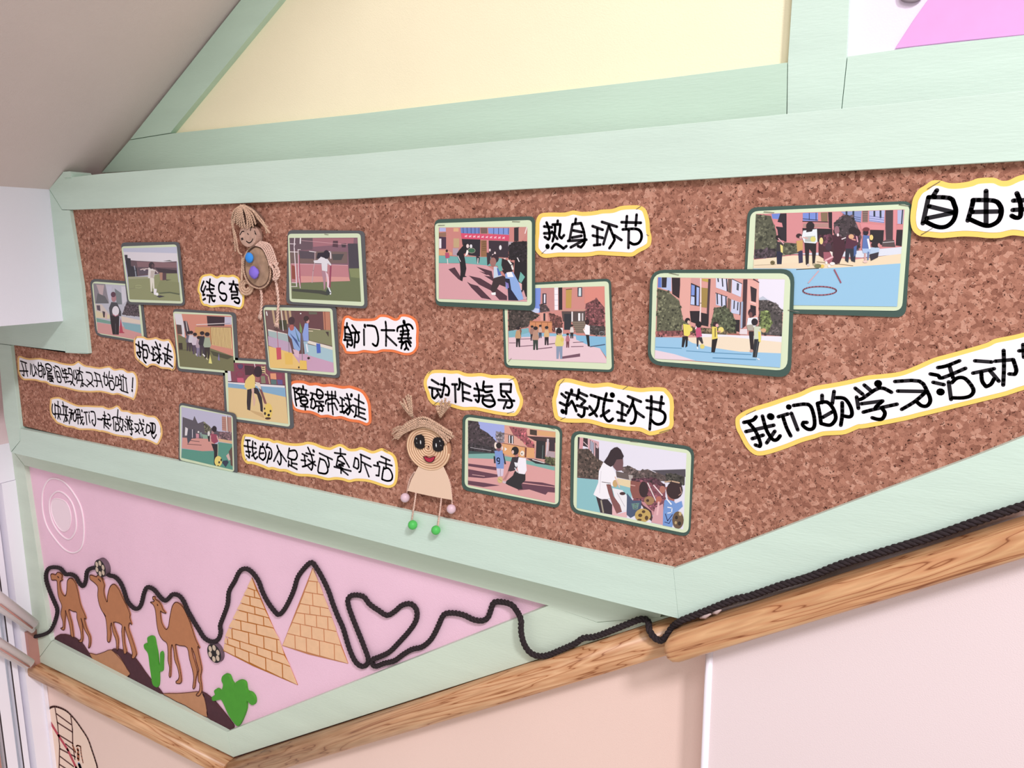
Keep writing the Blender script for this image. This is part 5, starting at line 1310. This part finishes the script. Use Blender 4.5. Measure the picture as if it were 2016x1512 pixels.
pyramid('taller brick pyramid cutout on the left, beside the small football disc', (467, 352), (238, 932), (830, 1205),
        [((425, 432), (503, 456)), ((396, 490), (538, 522)), ((370, 553), (572, 605)), ((343, 607), (603, 672)), ((310, 680), (640, 752)), ((277, 748), (690, 848)), ((250, 820), (725, 966)), ((242, 872), (775, 1058))],
        [[], [485], [450], [378, 488], [430, 558], [378, 502, 634], [308, 440, 560, 664], [272, 370, 506, 624], [332, 442, 575, 708]], M_MORTAR, 4.6)
pyramid('smaller brick pyramid cutout on the right, beside the rope heart', (948, 275), (708, 892), (1230, 1035),
        [((915, 378), (995, 386)), ((882, 465), (1038, 490)), ((848, 558), (1080, 598)), ((818, 630), (1106, 668)), ((785, 708), (1142, 780)), ((745, 795), (1174, 890))],
        [[], [912 + 8, 983], [878 + 6, 948, 1046], [925, 1008], [812, 885, 978, 1068], [770, 850, 940, 1038], [808, 898, 1003, 1120]], M_MORTAR2, 3.6)

# raised sun rings
sun = empty('sun_rings', P(121, 1015, DP), 'three raised pale concentric rings of a sun, upper left of the pink panel', 'wall decoration')
M_RING = mat('pale_pink_ring_paint', 'f7dfe9', 0.6)
for s, w in (('435,370 510,400 580,480 640,590 665,720 665,850 640,930 580,960 510,930 430,840 370,740 340,620 340,480 380,390', 11),
             ('450,475 510,490 570,560 600,660 605,770 570,840 530,850 470,800 420,720 395,620 400,530', 11),
             ('460,530 520,555 555,620 565,700 545,770 500,790 450,740 415,660 405,590 420,540', 7)):
    pts = smooth_closed(frame_pts('@0,850,4.032 ' + s), 4)
    bm = bmesh.new()
    sweep(bm, [P(x, y, DP + 0.0008) for x, y in pts], w / 2 / 4.032 * 1.3 * mpp(120, 1015), ns=8, flat=0.8, closed=True)
    link('ring', bm, M_RING, sun)
inner = smooth_closed(frame_pts('@0,850,4.032 460,530 520,555 555,620 565,700 545,770 500,790 450,740 415,660 405,590 420,540'), 3)
slab('disc', inner, DP - 0.0002, DP + 0.0008, M_RING, sun)

# wooden discs painted as footballs
M_DISC = mat('dark_bark', '6a5560', 0.7, var=0.1, vscale=60)
M_DFACE = mat('football_patch', 'cdb8a4', 0.6)
M_BLACK = mat('black_paint', '1b1416', 0.5)


def football(label, face_c, rx, ry, depth, patches, frm):
    c = frame_pts(frm + ' %f,%f' % face_c)[0]
    df = DP + depth
    C = P(c[0], c[1], df)
    r = ry / float(frm.split(',')[2]) * mpp(c[0], c[1], df)
    t = empty('football_disc', Vector((C.x, -DP, C.z)), label, 'wall decoration', 'wooden slices painted as footballs')
    bm = bmesh.new()
    n = 28
    ringp = [(math.cos(k / n * 6.28319), math.sin(k / n * 6.28319)) for k in range(n)]
    add_prism(bm, [Vector((C.x + a * r, -df, C.z + b * r)) for a, b in ringp], [Vector((C.x + a * r * 1.04, -DP, C.z + b * r * 1.04)) for a, b in ringp])
    sl = link('slice', bm, M_DISC, t)
    bm = bmesh.new()
    add_prism(bm, [Vector((C.x + a * r * 0.97, -df - 0.0004, C.z + b * r * 0.97)) for a, b in ringp], [Vector((C.x + a * r * 0.97, -df, C.z + b * r * 0.97)) for a, b in ringp])
    link('black_face', bm, M_BLACK, t)
    for k in range(6):
        a = k / 6 * 6.28319 + 0.4
        px_, pz_ = C.x + math.cos(a) * r * 0.62, C.z + math.sin(a) * r * 0.62
        bm = bmesh.new()
        q = [(px_ + math.cos(a + j / 10 * 6.28319) * r * 0.24, pz_ + math.sin(a + j / 10 * 6.28319) * r * 0.30) for j in range(10)]
        add_prism(bm, [Vector((x, -df - 0.0008, z)) for x, z in q], [Vector((x, -df - 0.0004, z)) for x, z in q])
        link('patch', bm, M_DFACE, sl)
    return t


football('wooden slice painted as a football, hung above the middle camel', (795, 1085), 42, 66, 0.014, None, '@0,850,4.032')
football('wooden slice painted as a football, at the rope dip by the pyramid', (1700, 602), 68, 72, 0.010, None, '@0,1137,4.032')

# ---------------------------------------------------------------- rope
M_ROPE = mat('black_rope', '2f2528', 0.85, var=0.25, vscale=400, bump=0.5, bscale=900)
M_ROPE2 = M_ROPE
rp = []


def radd(frm, s, d):
    for q in frame_pts(frm + ' ' + s):
        rp.append((q[0], q[1], d))


RR = 0.0060
dpk = DP + RR
radd('@0,1137,4.032', '262,470 340,455', D_TRIM + RR)
radd('@0,1137,4.032', '400,420', D_TRIM)
radd('@0,1137,4.032', '435,350 455,260 430,190 400,120', dpk)
radd('@0,850,4.032', '370,1190 365,1130 385,1085 430,1075 480,1085 520,1130 560,1130 600,1150 630,1200 660,1225 680,1180 690,1110 720,1085 770,1080', dpk)
radd('@0,850,4.032', '830,1110 870,1140 910,1150 950,1190 980,1250 1010,1340 1050,1390 1090,1405 1120,1370 1140,1290 1160,1240 1190,1235 1230,1260 1270,1310 1310,1340 1340,1320 1370,1290 1420,1300 1460,1350 1490,1420 1530,1490', dpk)
radd('@380,1050,4.032', '0,690 50,770 90,830 150,860 200,840 220,780 215,730 240,660 275,560 285,460 330,380 370,300 420,280 470,310 520,380 550,460 590,540 640,610 680,645 720,610 760,540 800,450 830,350 880,280 940,230 990,290 1040,380 1080,470 1110,560 1150,660 1190,750 1220,850 1250,940 1290,1020 1340,1055 1380,1040', dpk)
radd('@380,1050,4.032', '1390,990', dpk + 0.004)
radd('@380,1050,4.032', '1350,880 1310,780 1270,680 1235,580 1230,520 1270,490 1350,500 1400,560 1470,610 1540,650 1600,620 1660,570 1730,560 1775,610 1770,690 1720,770 1640,860 1560,940 1480,980', dpk)
radd('@380,1050,4.032', '1425,1000', dpk + 0.002)
radd('@380,1050,4.032', '1420,1030 1450,1055 1520,1030 1600,1010 1670,960 1740,920 1820,900 1890,840 1940,750 1980,660', dpk)
radd('@850,1100,3.36', '100,360 160,360 220,375 270,400 330,410 370,390 390,340 410,290 460,285', dpk)
radd('@850,1100,3.36', '520,300 560,340', dpk + 0.004)
radd('@850,1100,3.36', '590,400 590,470 605,550', D_TRIM + 0.018)
radd('@850,1100,3.36', '640,610 690,640 760,640 860,600 950,560 1000,525 1080,515 1200,470 1300,430', D_TRIM + 0.012)
radd('@850,1100,3.36', '1380,400 1430,410', D_TRIM + 0.012)
radd('@850,1100,3.36', '1440,470 1470,520 1520,540', D_RAIL + 0.008)
radd('@850,1100,3.36', '1560,500 1590,455', D_RAIL + 0.012)
radd('@850,1100,3.36', '1640,415 1700,390 1850,330 2000,270', D_FRAME + RR + 0.001)
radd('@1416,900,3.36', '200,920 400,850 600,790 800,710 1000,650 1200,590 1400,530 1600,460 1800,390 2016,320 2250,245', D_FRAME + RR + 0.001)
rp2 = smooth_open(rp, 4)
bm = bmesh.new()
rope(bm, [P(x, y, d) for x, y, d in rp2], RR, 0.026, 3, step=0.0028, ns=6, jit=0.12)
tag(link('rope', bm, M_ROPE), 'long black twisted rope snaking over the pink panel and along the rails', 'rope')
bm = bmesh.new()
for (a, b) in (((1378, 1216), (1400, 1208)), ((1403, 1207), (1420, 1200))):
    pa, pb_ = P(a[0], a[1], D_FRAME + 0.008), P(b[0], b[1], D_FRAME + 0.008)
    sweep(bm, [pa, pa.lerp(pb_, 0.5) + Vector((0, -0.002, -0.001)), pb_], [0.002, 0.0035, 0.0015], ns=6)
tag(link('glue_blob', bm, mat('dried_glue', 'b9a3a0', 0.4)), 'dried glue smears under the rope by the rail nose', 'glue')

# ---------------------------------------------------------------- painted warning sign, bottom left
sg = empty('warning_sign', P(140, 1480, 0.001), 'round painted sign with a crossed-out figure on a banister below the landing rail', 'sign')
F_ = '@60,1370,10.65 '
circ = smooth_closed(frame_pts(F_ + '500,225 400,260 330,360 285,500 275,700 290,900 315,1120 345,1300 380,1512 470,1760 620,1990 800,2140 980,2230 1150,2240 1290,2160 1380,2000 1415,1750 1400,1512 1360,1360 1290,1150 1200,900 1060,680 930,500 780,340 640,260'), 3)
slab('sign_face', circ, 0.0004, 0.0010, mat('sign_cream', 'f3d6c4', 0.6), sg)
outline_line('sign_ring', circ, 3.6, 0.0012, M_LINE, sg)
st_frame = F_.strip()
link('ladder', strokes_mesh('515,260 570,600 590,860 610,1050 600,1512; 845,420 880,700 885,1000 930,1330; 550,380 850,600; 560,555 880,760; 600,820 890,1000; 740,1010 900,1140; 620,1110 940,1280; 620,1270 900,1480; 610,1440 800,1560', 3.0, 0.00125, sm=False), M_LINE, sg, normals=False)
link('red_bar', strokes_mesh('335,420 590,840 780,1130 960,1512 1200,1980', 6.5, 0.0014, sm=False), mat('red_paint', 'bb4050', 0.6), sg, normals=False)
link('figure', strokes_mesh('*1.6 885,1040 940,1180; *2.5 1000,1210 1000,1330; 960,1060 990,1040 1040,1060; 1050,1060 1060,1200 1100,1400; *2.3 990,1120 995,1150', 2.6, 0.0015), mat('figure_brown', 'a45c3c', 0.6), sg, normals=False)
link('figure_dress', strokes_mesh('1020,1440 1050,1520 1080,1640', 8.0, 0.0016), mat('figure_blue', '7f8fc0', 0.6), sg, normals=False)

# ---------------------------------------------------------------- dolls
M_TWINE = mat('jute_twine', 'cdaa92', 0.9, var=0.28, vscale=260, bump=0.4, bscale=900)
M_TWINE_P = mat('pale_twine', 'dcb9aa', 0.9, var=0.25, vscale=260)
M_SLICE = mat('wood_slice', 'bd9a8a', 0.8, var=0.16, vscale=90)
M_SLICE2 = mat('wood_slice_aged', 'a68770', 0.8, var=0.22, vscale=70)
M_BARK = mat('slice_bark', '6f5347', 0.9, var=0.2, vscale=150)
DC = D_CORK + 0.001


def disc3(name, frm, c, rz, d0, d1, m, parent, rx=None, n=28, rim=0.0):
    """round (as cut) disc standing from d0 to d1; c, rz traced on its face"""
    q = frame_pts(frm + ' %f,%f' % c)[0]
    sc = float(frm.split(',')[2])
    C = P(q[0], q[1], d1)
    r = rz / sc * mpp(q[0], q[1], d1)
    k = (rx / rz) if rx else 1.0
    bm = bmesh.new()
    R_ = [(math.cos(i / n * 6.28319) * r * k, math.sin(i / n * 6.28319) * r) for i in range(n)]
    add_prism(bm, [Vector((C.x + a, -d1, C.z + b)) for a, b in R_], [Vector((C.x + a, -d0, C.z + b)) for a, b in R_])
    o = link(name, bm, m, parent)
    md = o.modifiers.new('bevel', 'BEVEL')
    md.width = min(0.0015, (d1 - d0) * 0.3)
    md.segments = 2
    md.limit_method = 'ANGLE'
    return o, C, r


def ball3(name, frm, c, rz, d, m, parent, jit=0.0, n=16, squash=1.0):
    q = frame_pts(frm + ' %f,%f' % c)[0]
    sc = float(frm.split(',')[2])
    r = rz / sc * mpp(q[0], q[1], d)
    C = P(q[0], q[1], d + r * 0.6)
    bm = bmesh.new()
    bmesh.ops.create_uvsphere(bm, u_segments=n, v_segments=n // 2 + 2, radius=r)
    rnd = random.Random(7)
    for v in bm.verts:
        v.co *= 1 + (rnd.random() - 0.5) * jit
        v.co.y *= squash
        v.co += C
    return link(name, bm, m, parent, smooth=True)


def cord(name, frm, s, d, rpx, m, parent, twist=True, ends=0, seed=3):
    sc = float(frm.split(',')[2])
    q = smooth_open(frame_pts(frm + ' ' + s), 5)
    r = rpx / sc * mpp(q[0][0], q[0][1], D_CORK)
    bm = bmesh.new()
    path = [P(x, y, d + r) for x, y in q]
    if twist:
        rope(bm, path, r, r * 4.6, 2, step=r * 0.6, ns=6, seed=seed)
    else:
        sweep(bm, path, r, ns=7)
    rnd = random.Random(seed)
    if ends:
        e = path[-1]
        t = (path[-1] - path[-3]).normalized()
        sd = Vector((-t.z, 0, t.x))
        for k in range(ends):
            a = e - t * r
            b = e + t * r * (3 + 2 * rnd.random()) + sd * r * (k / (ends - 1) - 0.5) * 3.5
            sweep(bm, [a, a.lerp(b, 0.5) + sd * r * (k / (ends - 1) - 0.5), b], r * 0.35, ns=5)
    return link(name, bm, m, parent)


T1 = '@400,380,5.04'
d1 = empty('string_doll', P(500, 510, DC), 'smiling wood-slice doll with straight twine hair and two pompom buttons', 'doll', 'handmade dolls on the pinboard')
hd, _c, _r = disc3('head', T1, (438, 425), 112, DC, DC + 0.020, M_SLICE, d1, rx=118)
FH = DC + 0.0203
st_frame = T1
link('face', strokes_mesh('365,415 385,382 405,380; 468,372 480,335 508,325; 440,400 448,412; 428,478 455,495 480,480 492,455; 510,375 520,400; 515,400 525,410; 377,452 392,447; 381,464 396,458', 2.0, FH), M_INK, hd, normals=False)
slab('hair_cap', smooth_closed(frame_pts(T1 + ' 385,125 450,150 520,220 548,290 500,300 400,330 320,300 290,260 325,170'), 3), DC, DC + 0.0175, M_BARK, d1, 0.001)
hair = bmesh.new()
rnd = random.Random(11)
for k in range(11):
    u = k / 10
    x0, y0 = 385 + 12 * (u - 0.5), 118 + 4 * rnd.random()
    ex = 285 + u * 260
    ey = 243 + 92 * math.sin(u * math.pi) ** 0.7 + rnd.random() * 12 + u * 20
    mxp = x0 + (ex - x0) * 0.62 + (10 if u > 0.5 else -14)
    q = smooth_open(frame_pts(T1 + ' %f,%f %f,%f %f,%f' % (x0, y0, mxp, y0 + (ey - y0) * 0.42, ex, ey)), 6)
    rope(hair, [P(x, y, DC + 0.018 + 0.008 * math.sin(i / len(q) * 3.0)) for i, (x, y) in enumerate(q)], 0.0024, 0.010, 2, step=0.0013, ns=5, seed=k)
for s in ('400,120 470,170 540,250 600,320 660,395', '405,118 490,165 560,240 610,310 630,400', '395,118 450,150 530,230 590,300 640,340',
          '370,130 310,200 290,280 300,370 310,450 320,580', '365,140 300,220 285,300 318,400 330,470 350,580 385,610', '375,135 320,190 295,330 305,420'):
    q = smooth_open(frame_pts(T1 + ' ' + s), 6)
    rope(hair, [P(x, y, DC + 0.012 + 0.010 * math.sin(i / len(q) * 2.4)) for i, (x, y) in enumerate(q)], 0.0020, 0.009, 2, step=0.0012, ns=5, seed=len(s))
link('hair', hair, M_TWINE, d1)
# body: an oval slice ringed by bark and twine
def oval(name, pts, a, b, m, parent, bev=0.001):
    return slab(name, smooth_closed(frame_pts(T1 + ' ' + pts), 4), a, b, m, parent, bev)
OV = '520,515 450,560 405,650 400,760 430,860 490,925 570,945 640,900 668,800 655,680 620,580 575,530'
oval('body', OV, DC, DC + 0.010, M_BARK, d1)
oval('body_face', '525,540 465,580 425,660 420,755 445,845 500,905 565,925 625,885 650,795 638,690 605,600 570,555', DC + 0.0101, DC + 0.0112, M_SLICE2, d1, 0.0003)
bm = bmesh.new()
q = smooth_closed(frame_pts(T1 + ' ' + OV), 4)
rope(bm, [P(x, y, DC + 0.011) for x, y in q] + [P(*q[0], DC + 0.011)], 0.0020, 0.010, 2, step=0.0012, ns=5)
link('rim_twine', bm, M_TWINE, d1)
arm = bmesh.new()
for k in range(5):
    o_ = k * 17
    q = smooth_open(frame_pts(T1 + ' %f,%f %f,%f %f,%f %f,%f' % (520 + o_ * 0.6, 515 - o_ * 0.5, 590 + o_, 545 - o_ * 0.5, 640 + o_, 640 - o_ * 0.3, 660 + o_, 720 - o_ * 0.2)), 6)
    rope(arm, [P(x, y, DC + 0.013) for x, y in q], 0.0024, 0.010, 2, step=0.0012, ns=5, seed=k)
for s in ('660,700 700,760 705,840 690,855', '735,690 720,760 735,830 700,860', '700,690 745,760 748,820 715,870'):
    q = smooth_open(frame_pts(T1 + ' ' + s), 6)
    rope(arm, [P(x, y, DC + 0.015) for x, y in q], 0.0034, 0.014, 2, step=0.0016, ns=5, seed=5)
link('arm', arm, M_TWINE_P, d1)
sp = bmesh.new()
pts = []
for i in range(90):
    a = i / 90 * 6.28319 * 2.6
    r_ = 22 + 62 * i / 90
    pts.append((432 + math.cos(a) * r_ * 0.85, 930 + math.sin(a) * r_))
pts += [(385, 860), (385, 800), (392, 700), (388, 640)]
q = frame_pts(T1 + ' ' + ' '.join('%f,%f' % p for p in pts))
sweep(sp, [P(x, y, DC + 0.0035 + (0.005 if i > 89 else 0)) for i, (x, y) in enumerate(q)], 0.0029, ns=7)
link('spiral_hand', sp, M_TWINE, d1)
ball3('blue_pompom', T1, (458, 642), 52, DC + 0.011, mat('blue_felt', '3f93ea', 0.9, bump=0.6, bscale=900), d1, jit=0.06, squash=0.5)
ball3('purple_pompom', T1, (505, 790), 60, DC + 0.011, mat('purple_felt', '8c74e0', 0.9, bump=0.6, bscale=900), d1, jit=0.28, squash=0.5)
cord('leg', T1, '572,955 580,1030 578,1120 568,1200', DC + 0.004, 14, M_TWINE_P, d1, ends=6)
cord('leg', T1, '720,865 735,960 745,1060 742,1180 732,1280', DC + 0.008, 15, M_TWINE_P, d1, ends=6, seed=4)

T2 = '@740,760,5.04'
d2 = empty('string_doll', P(842, 900, DC), 'round-faced doll with big black eyes, beige paper dress and green bead feet', 'doll', 'handmade dolls on the pinboard')
M_COIL = mat('coiled_paper', 'e2bd9c', 0.75, var=0.05, vscale=200)
M_COIL2 = mat('coil_seam', 'b98a6c', 0.8)
o, C, r = disc3('head', T2, (512, 618), 218, DC + 0.004, DC + 0.012, M_COIL2, d2, rx=252, n=40)
co = bmesh.new()
turns = 9
n = 560
path = []
for i in range(n):
    a = i / n * turns * 6.28319
    rr_ = r * (0.03 + 0.95 * i / n)
    path.append(Vector((C.x + math.cos(a) * rr_ * 1.155, -(DC + 0.0122), C.z + math.sin(a) * rr_)))
sweep(co, path, r * 0.95 / turns * 0.47, ns=6, flat=0.6)
link('coil', co, M_COIL, d2)
FD = DC + 0.0155
for pts in ('395,495 440,485 470,505 480,560 472,615 430,625 390,600 378,545', '575,518 625,512 665,540 670,590 655,640 610,652 570,630 562,570'):
    slab('eye', smooth_closed(frame_pts(T2 + ' ' + pts), 3), DC + 0.011, FD, M_BLACK, d2)
st_frame = T2
link('eye_glint', strokes_mesh('*1.2 443,545 444,570; 402,520 403,524; 405,565 406,566; *1.2 598,575 599,600; 634,545 635,549; 645,590 646,591', 2.0, FD + 0.0003), mat('white_dot', 'ffffff', 0.4), d2, normals=False)
slab('mouth', smooth_closed(frame_pts(T2 + ' 475,698 530,712 580,698 575,735 545,758 505,750 482,722'), 3), DC + 0.011, FD, mat('mouth_red', 'b02a44', 0.5), d2)
outline_line('mouth_line', smooth_closed(frame_pts(T2 + ' 475,698 530,712 580,698 575,735 545,758 505,750 482,722'), 3), 1.3, FD + 0.0003, M_BLACK, d2)
link('nose', strokes_mesh('*1.6 522,600 524,602', 2.4, FD + 0.0003), mat('nose_pink', 'd59a86', 0.6), d2, normals=False)
slab('dress', frame_pts(T2 + ' 425,790 500,830 600,830 670,800 715,900 740,1000 757,1132 620,1108 460,1075 312,1040 350,930'), DC + 0.0115, DC + 0.0125, mat('beige_card', 'e6c6ae', 0.7), d2, 0.0003)
cord('arm', T2, '385,850 340,920 318,1000 305,1080', DC + 0.0005, 9, M_TWINE_P, d2)
cord('arm', T2, '690,870 730,950 748,1060 757,1190', DC + 0.0005, 9, M_TWINE_P, d2)
cord('leg', T2, '398,1055 385,1150 368,1250 355,1340', D_FRAME + 0.0005, 9, M_TWINE_P, d2)
cord('leg', T2, '650,1100 640,1200 625,1310 612,1400', D_FRAME + 0.0005, 9, M_TWINE_P, d2)
M_PBEAD = mat('pink_bead', 'd8bac4', 0.35)
M_GBEAD = mat('green_bead', '52bd5a', 0.45)
ball3('hand_bead', T2, (290, 1108), 45, DC + 0.004, M_PBEAD, d2)
ball3('hand_bead', T2, (748, 1220), 45, DC + 0.004, M_PBEAD, d2)
ball3('foot_bead', T2, (365, 1378), 45, D_FRAME + 0.006, M_GBEAD, d2)
ball3('foot_bead', T2, (595, 1430), 44, D_FRAME + 0.006, M_GBEAD, d2)
slab('hair_cap', smooth_closed(frame_pts(T2 + ' 250,450 330,350 450,305 580,350 690,430 720,500 600,450 450,400 330,430'), 3), DC + 0.0125, DC + 0.0150, M_BARK, d2, 0.0005)
hb_ = bmesh.new()
rnd = random.Random(5)
for k in range(8):
    o_ = k * 13
    s = '%f,%f %f,%f %f,%f %f,%f %f,%f' % (215 - k * 3 + rnd.random() * 30, 470 + o_ * 0.6, 290 + rnd.random() * 10, 375 + o_ * 0.9, 450 + rnd.random() * 20, 296 + o_ * 1.1 + rnd.random() * 16, 600 + rnd.random() * 20, 362 + o_ * 0.9 + rnd.random() * 18, 700 + 70 * rnd.random(), 430 + o_ * 1.4 + rnd.random() * 20)
    q = smooth_open(frame_pts(T2 + ' ' + s), 6)
    rope(hb_, [P(x, y, DC + 0.014 + 0.004 * math.sin(i / len(q) * 3.14)) for i, (x, y) in enumerate(q)], 0.0027, 0.011, 2, step=0.0013, ns=5, seed=k)
for k in range(16):          # frayed ends left and right
    a = rnd.random()
    s = '%f,%f %f,%f %f,%f' % (290, 400 + a * 60, 220, 400 + a * 90, 150 + rnd.random() * 50, 430 + a * 110)
    q = smooth_open(frame_pts(T2 + ' ' + s), 4)
    sweep(hb_, [P(x, y, DC + 0.008 + 0.003 * rnd.random()) for x, y in q], 0.0009, ns=5)
link('hair', hb_, M_TWINE, d2)
for nm, base, tips in (('pigtail', (365, 290), ((240, 155), (270, 125), (300, 100), (320, 85), (345, 95), (262, 170), (330, 120))),
                       ('pigtail', (640, 290), ((600, 215), (640, 160), (690, 125), (730, 150), (740, 185), (670, 190), (620, 260), (715, 210), (655, 140), (700, 160), (610, 190)))):
    bm = bmesh.new()
    for k, (tx, ty) in enumerate(tips):
        s = '%f,%f %f,%f %f,%f' % (base[0], base[1] + 20, base[0] + (tx - base[0]) * 0.35 + (k % 3) * 6 - 6, base[1] - 30, tx, ty)
        q = smooth_open(frame_pts(T2 + ' ' + s), 5)
        rope(bm, [P(x, y, DC + 0.006 + 0.014 * i / len(q)) for i, (x, y) in enumerate(q)], 0.0024, 0.010, 2, step=0.0013, ns=5, seed=k)
    link(nm, bm, M_TWINE, d2)
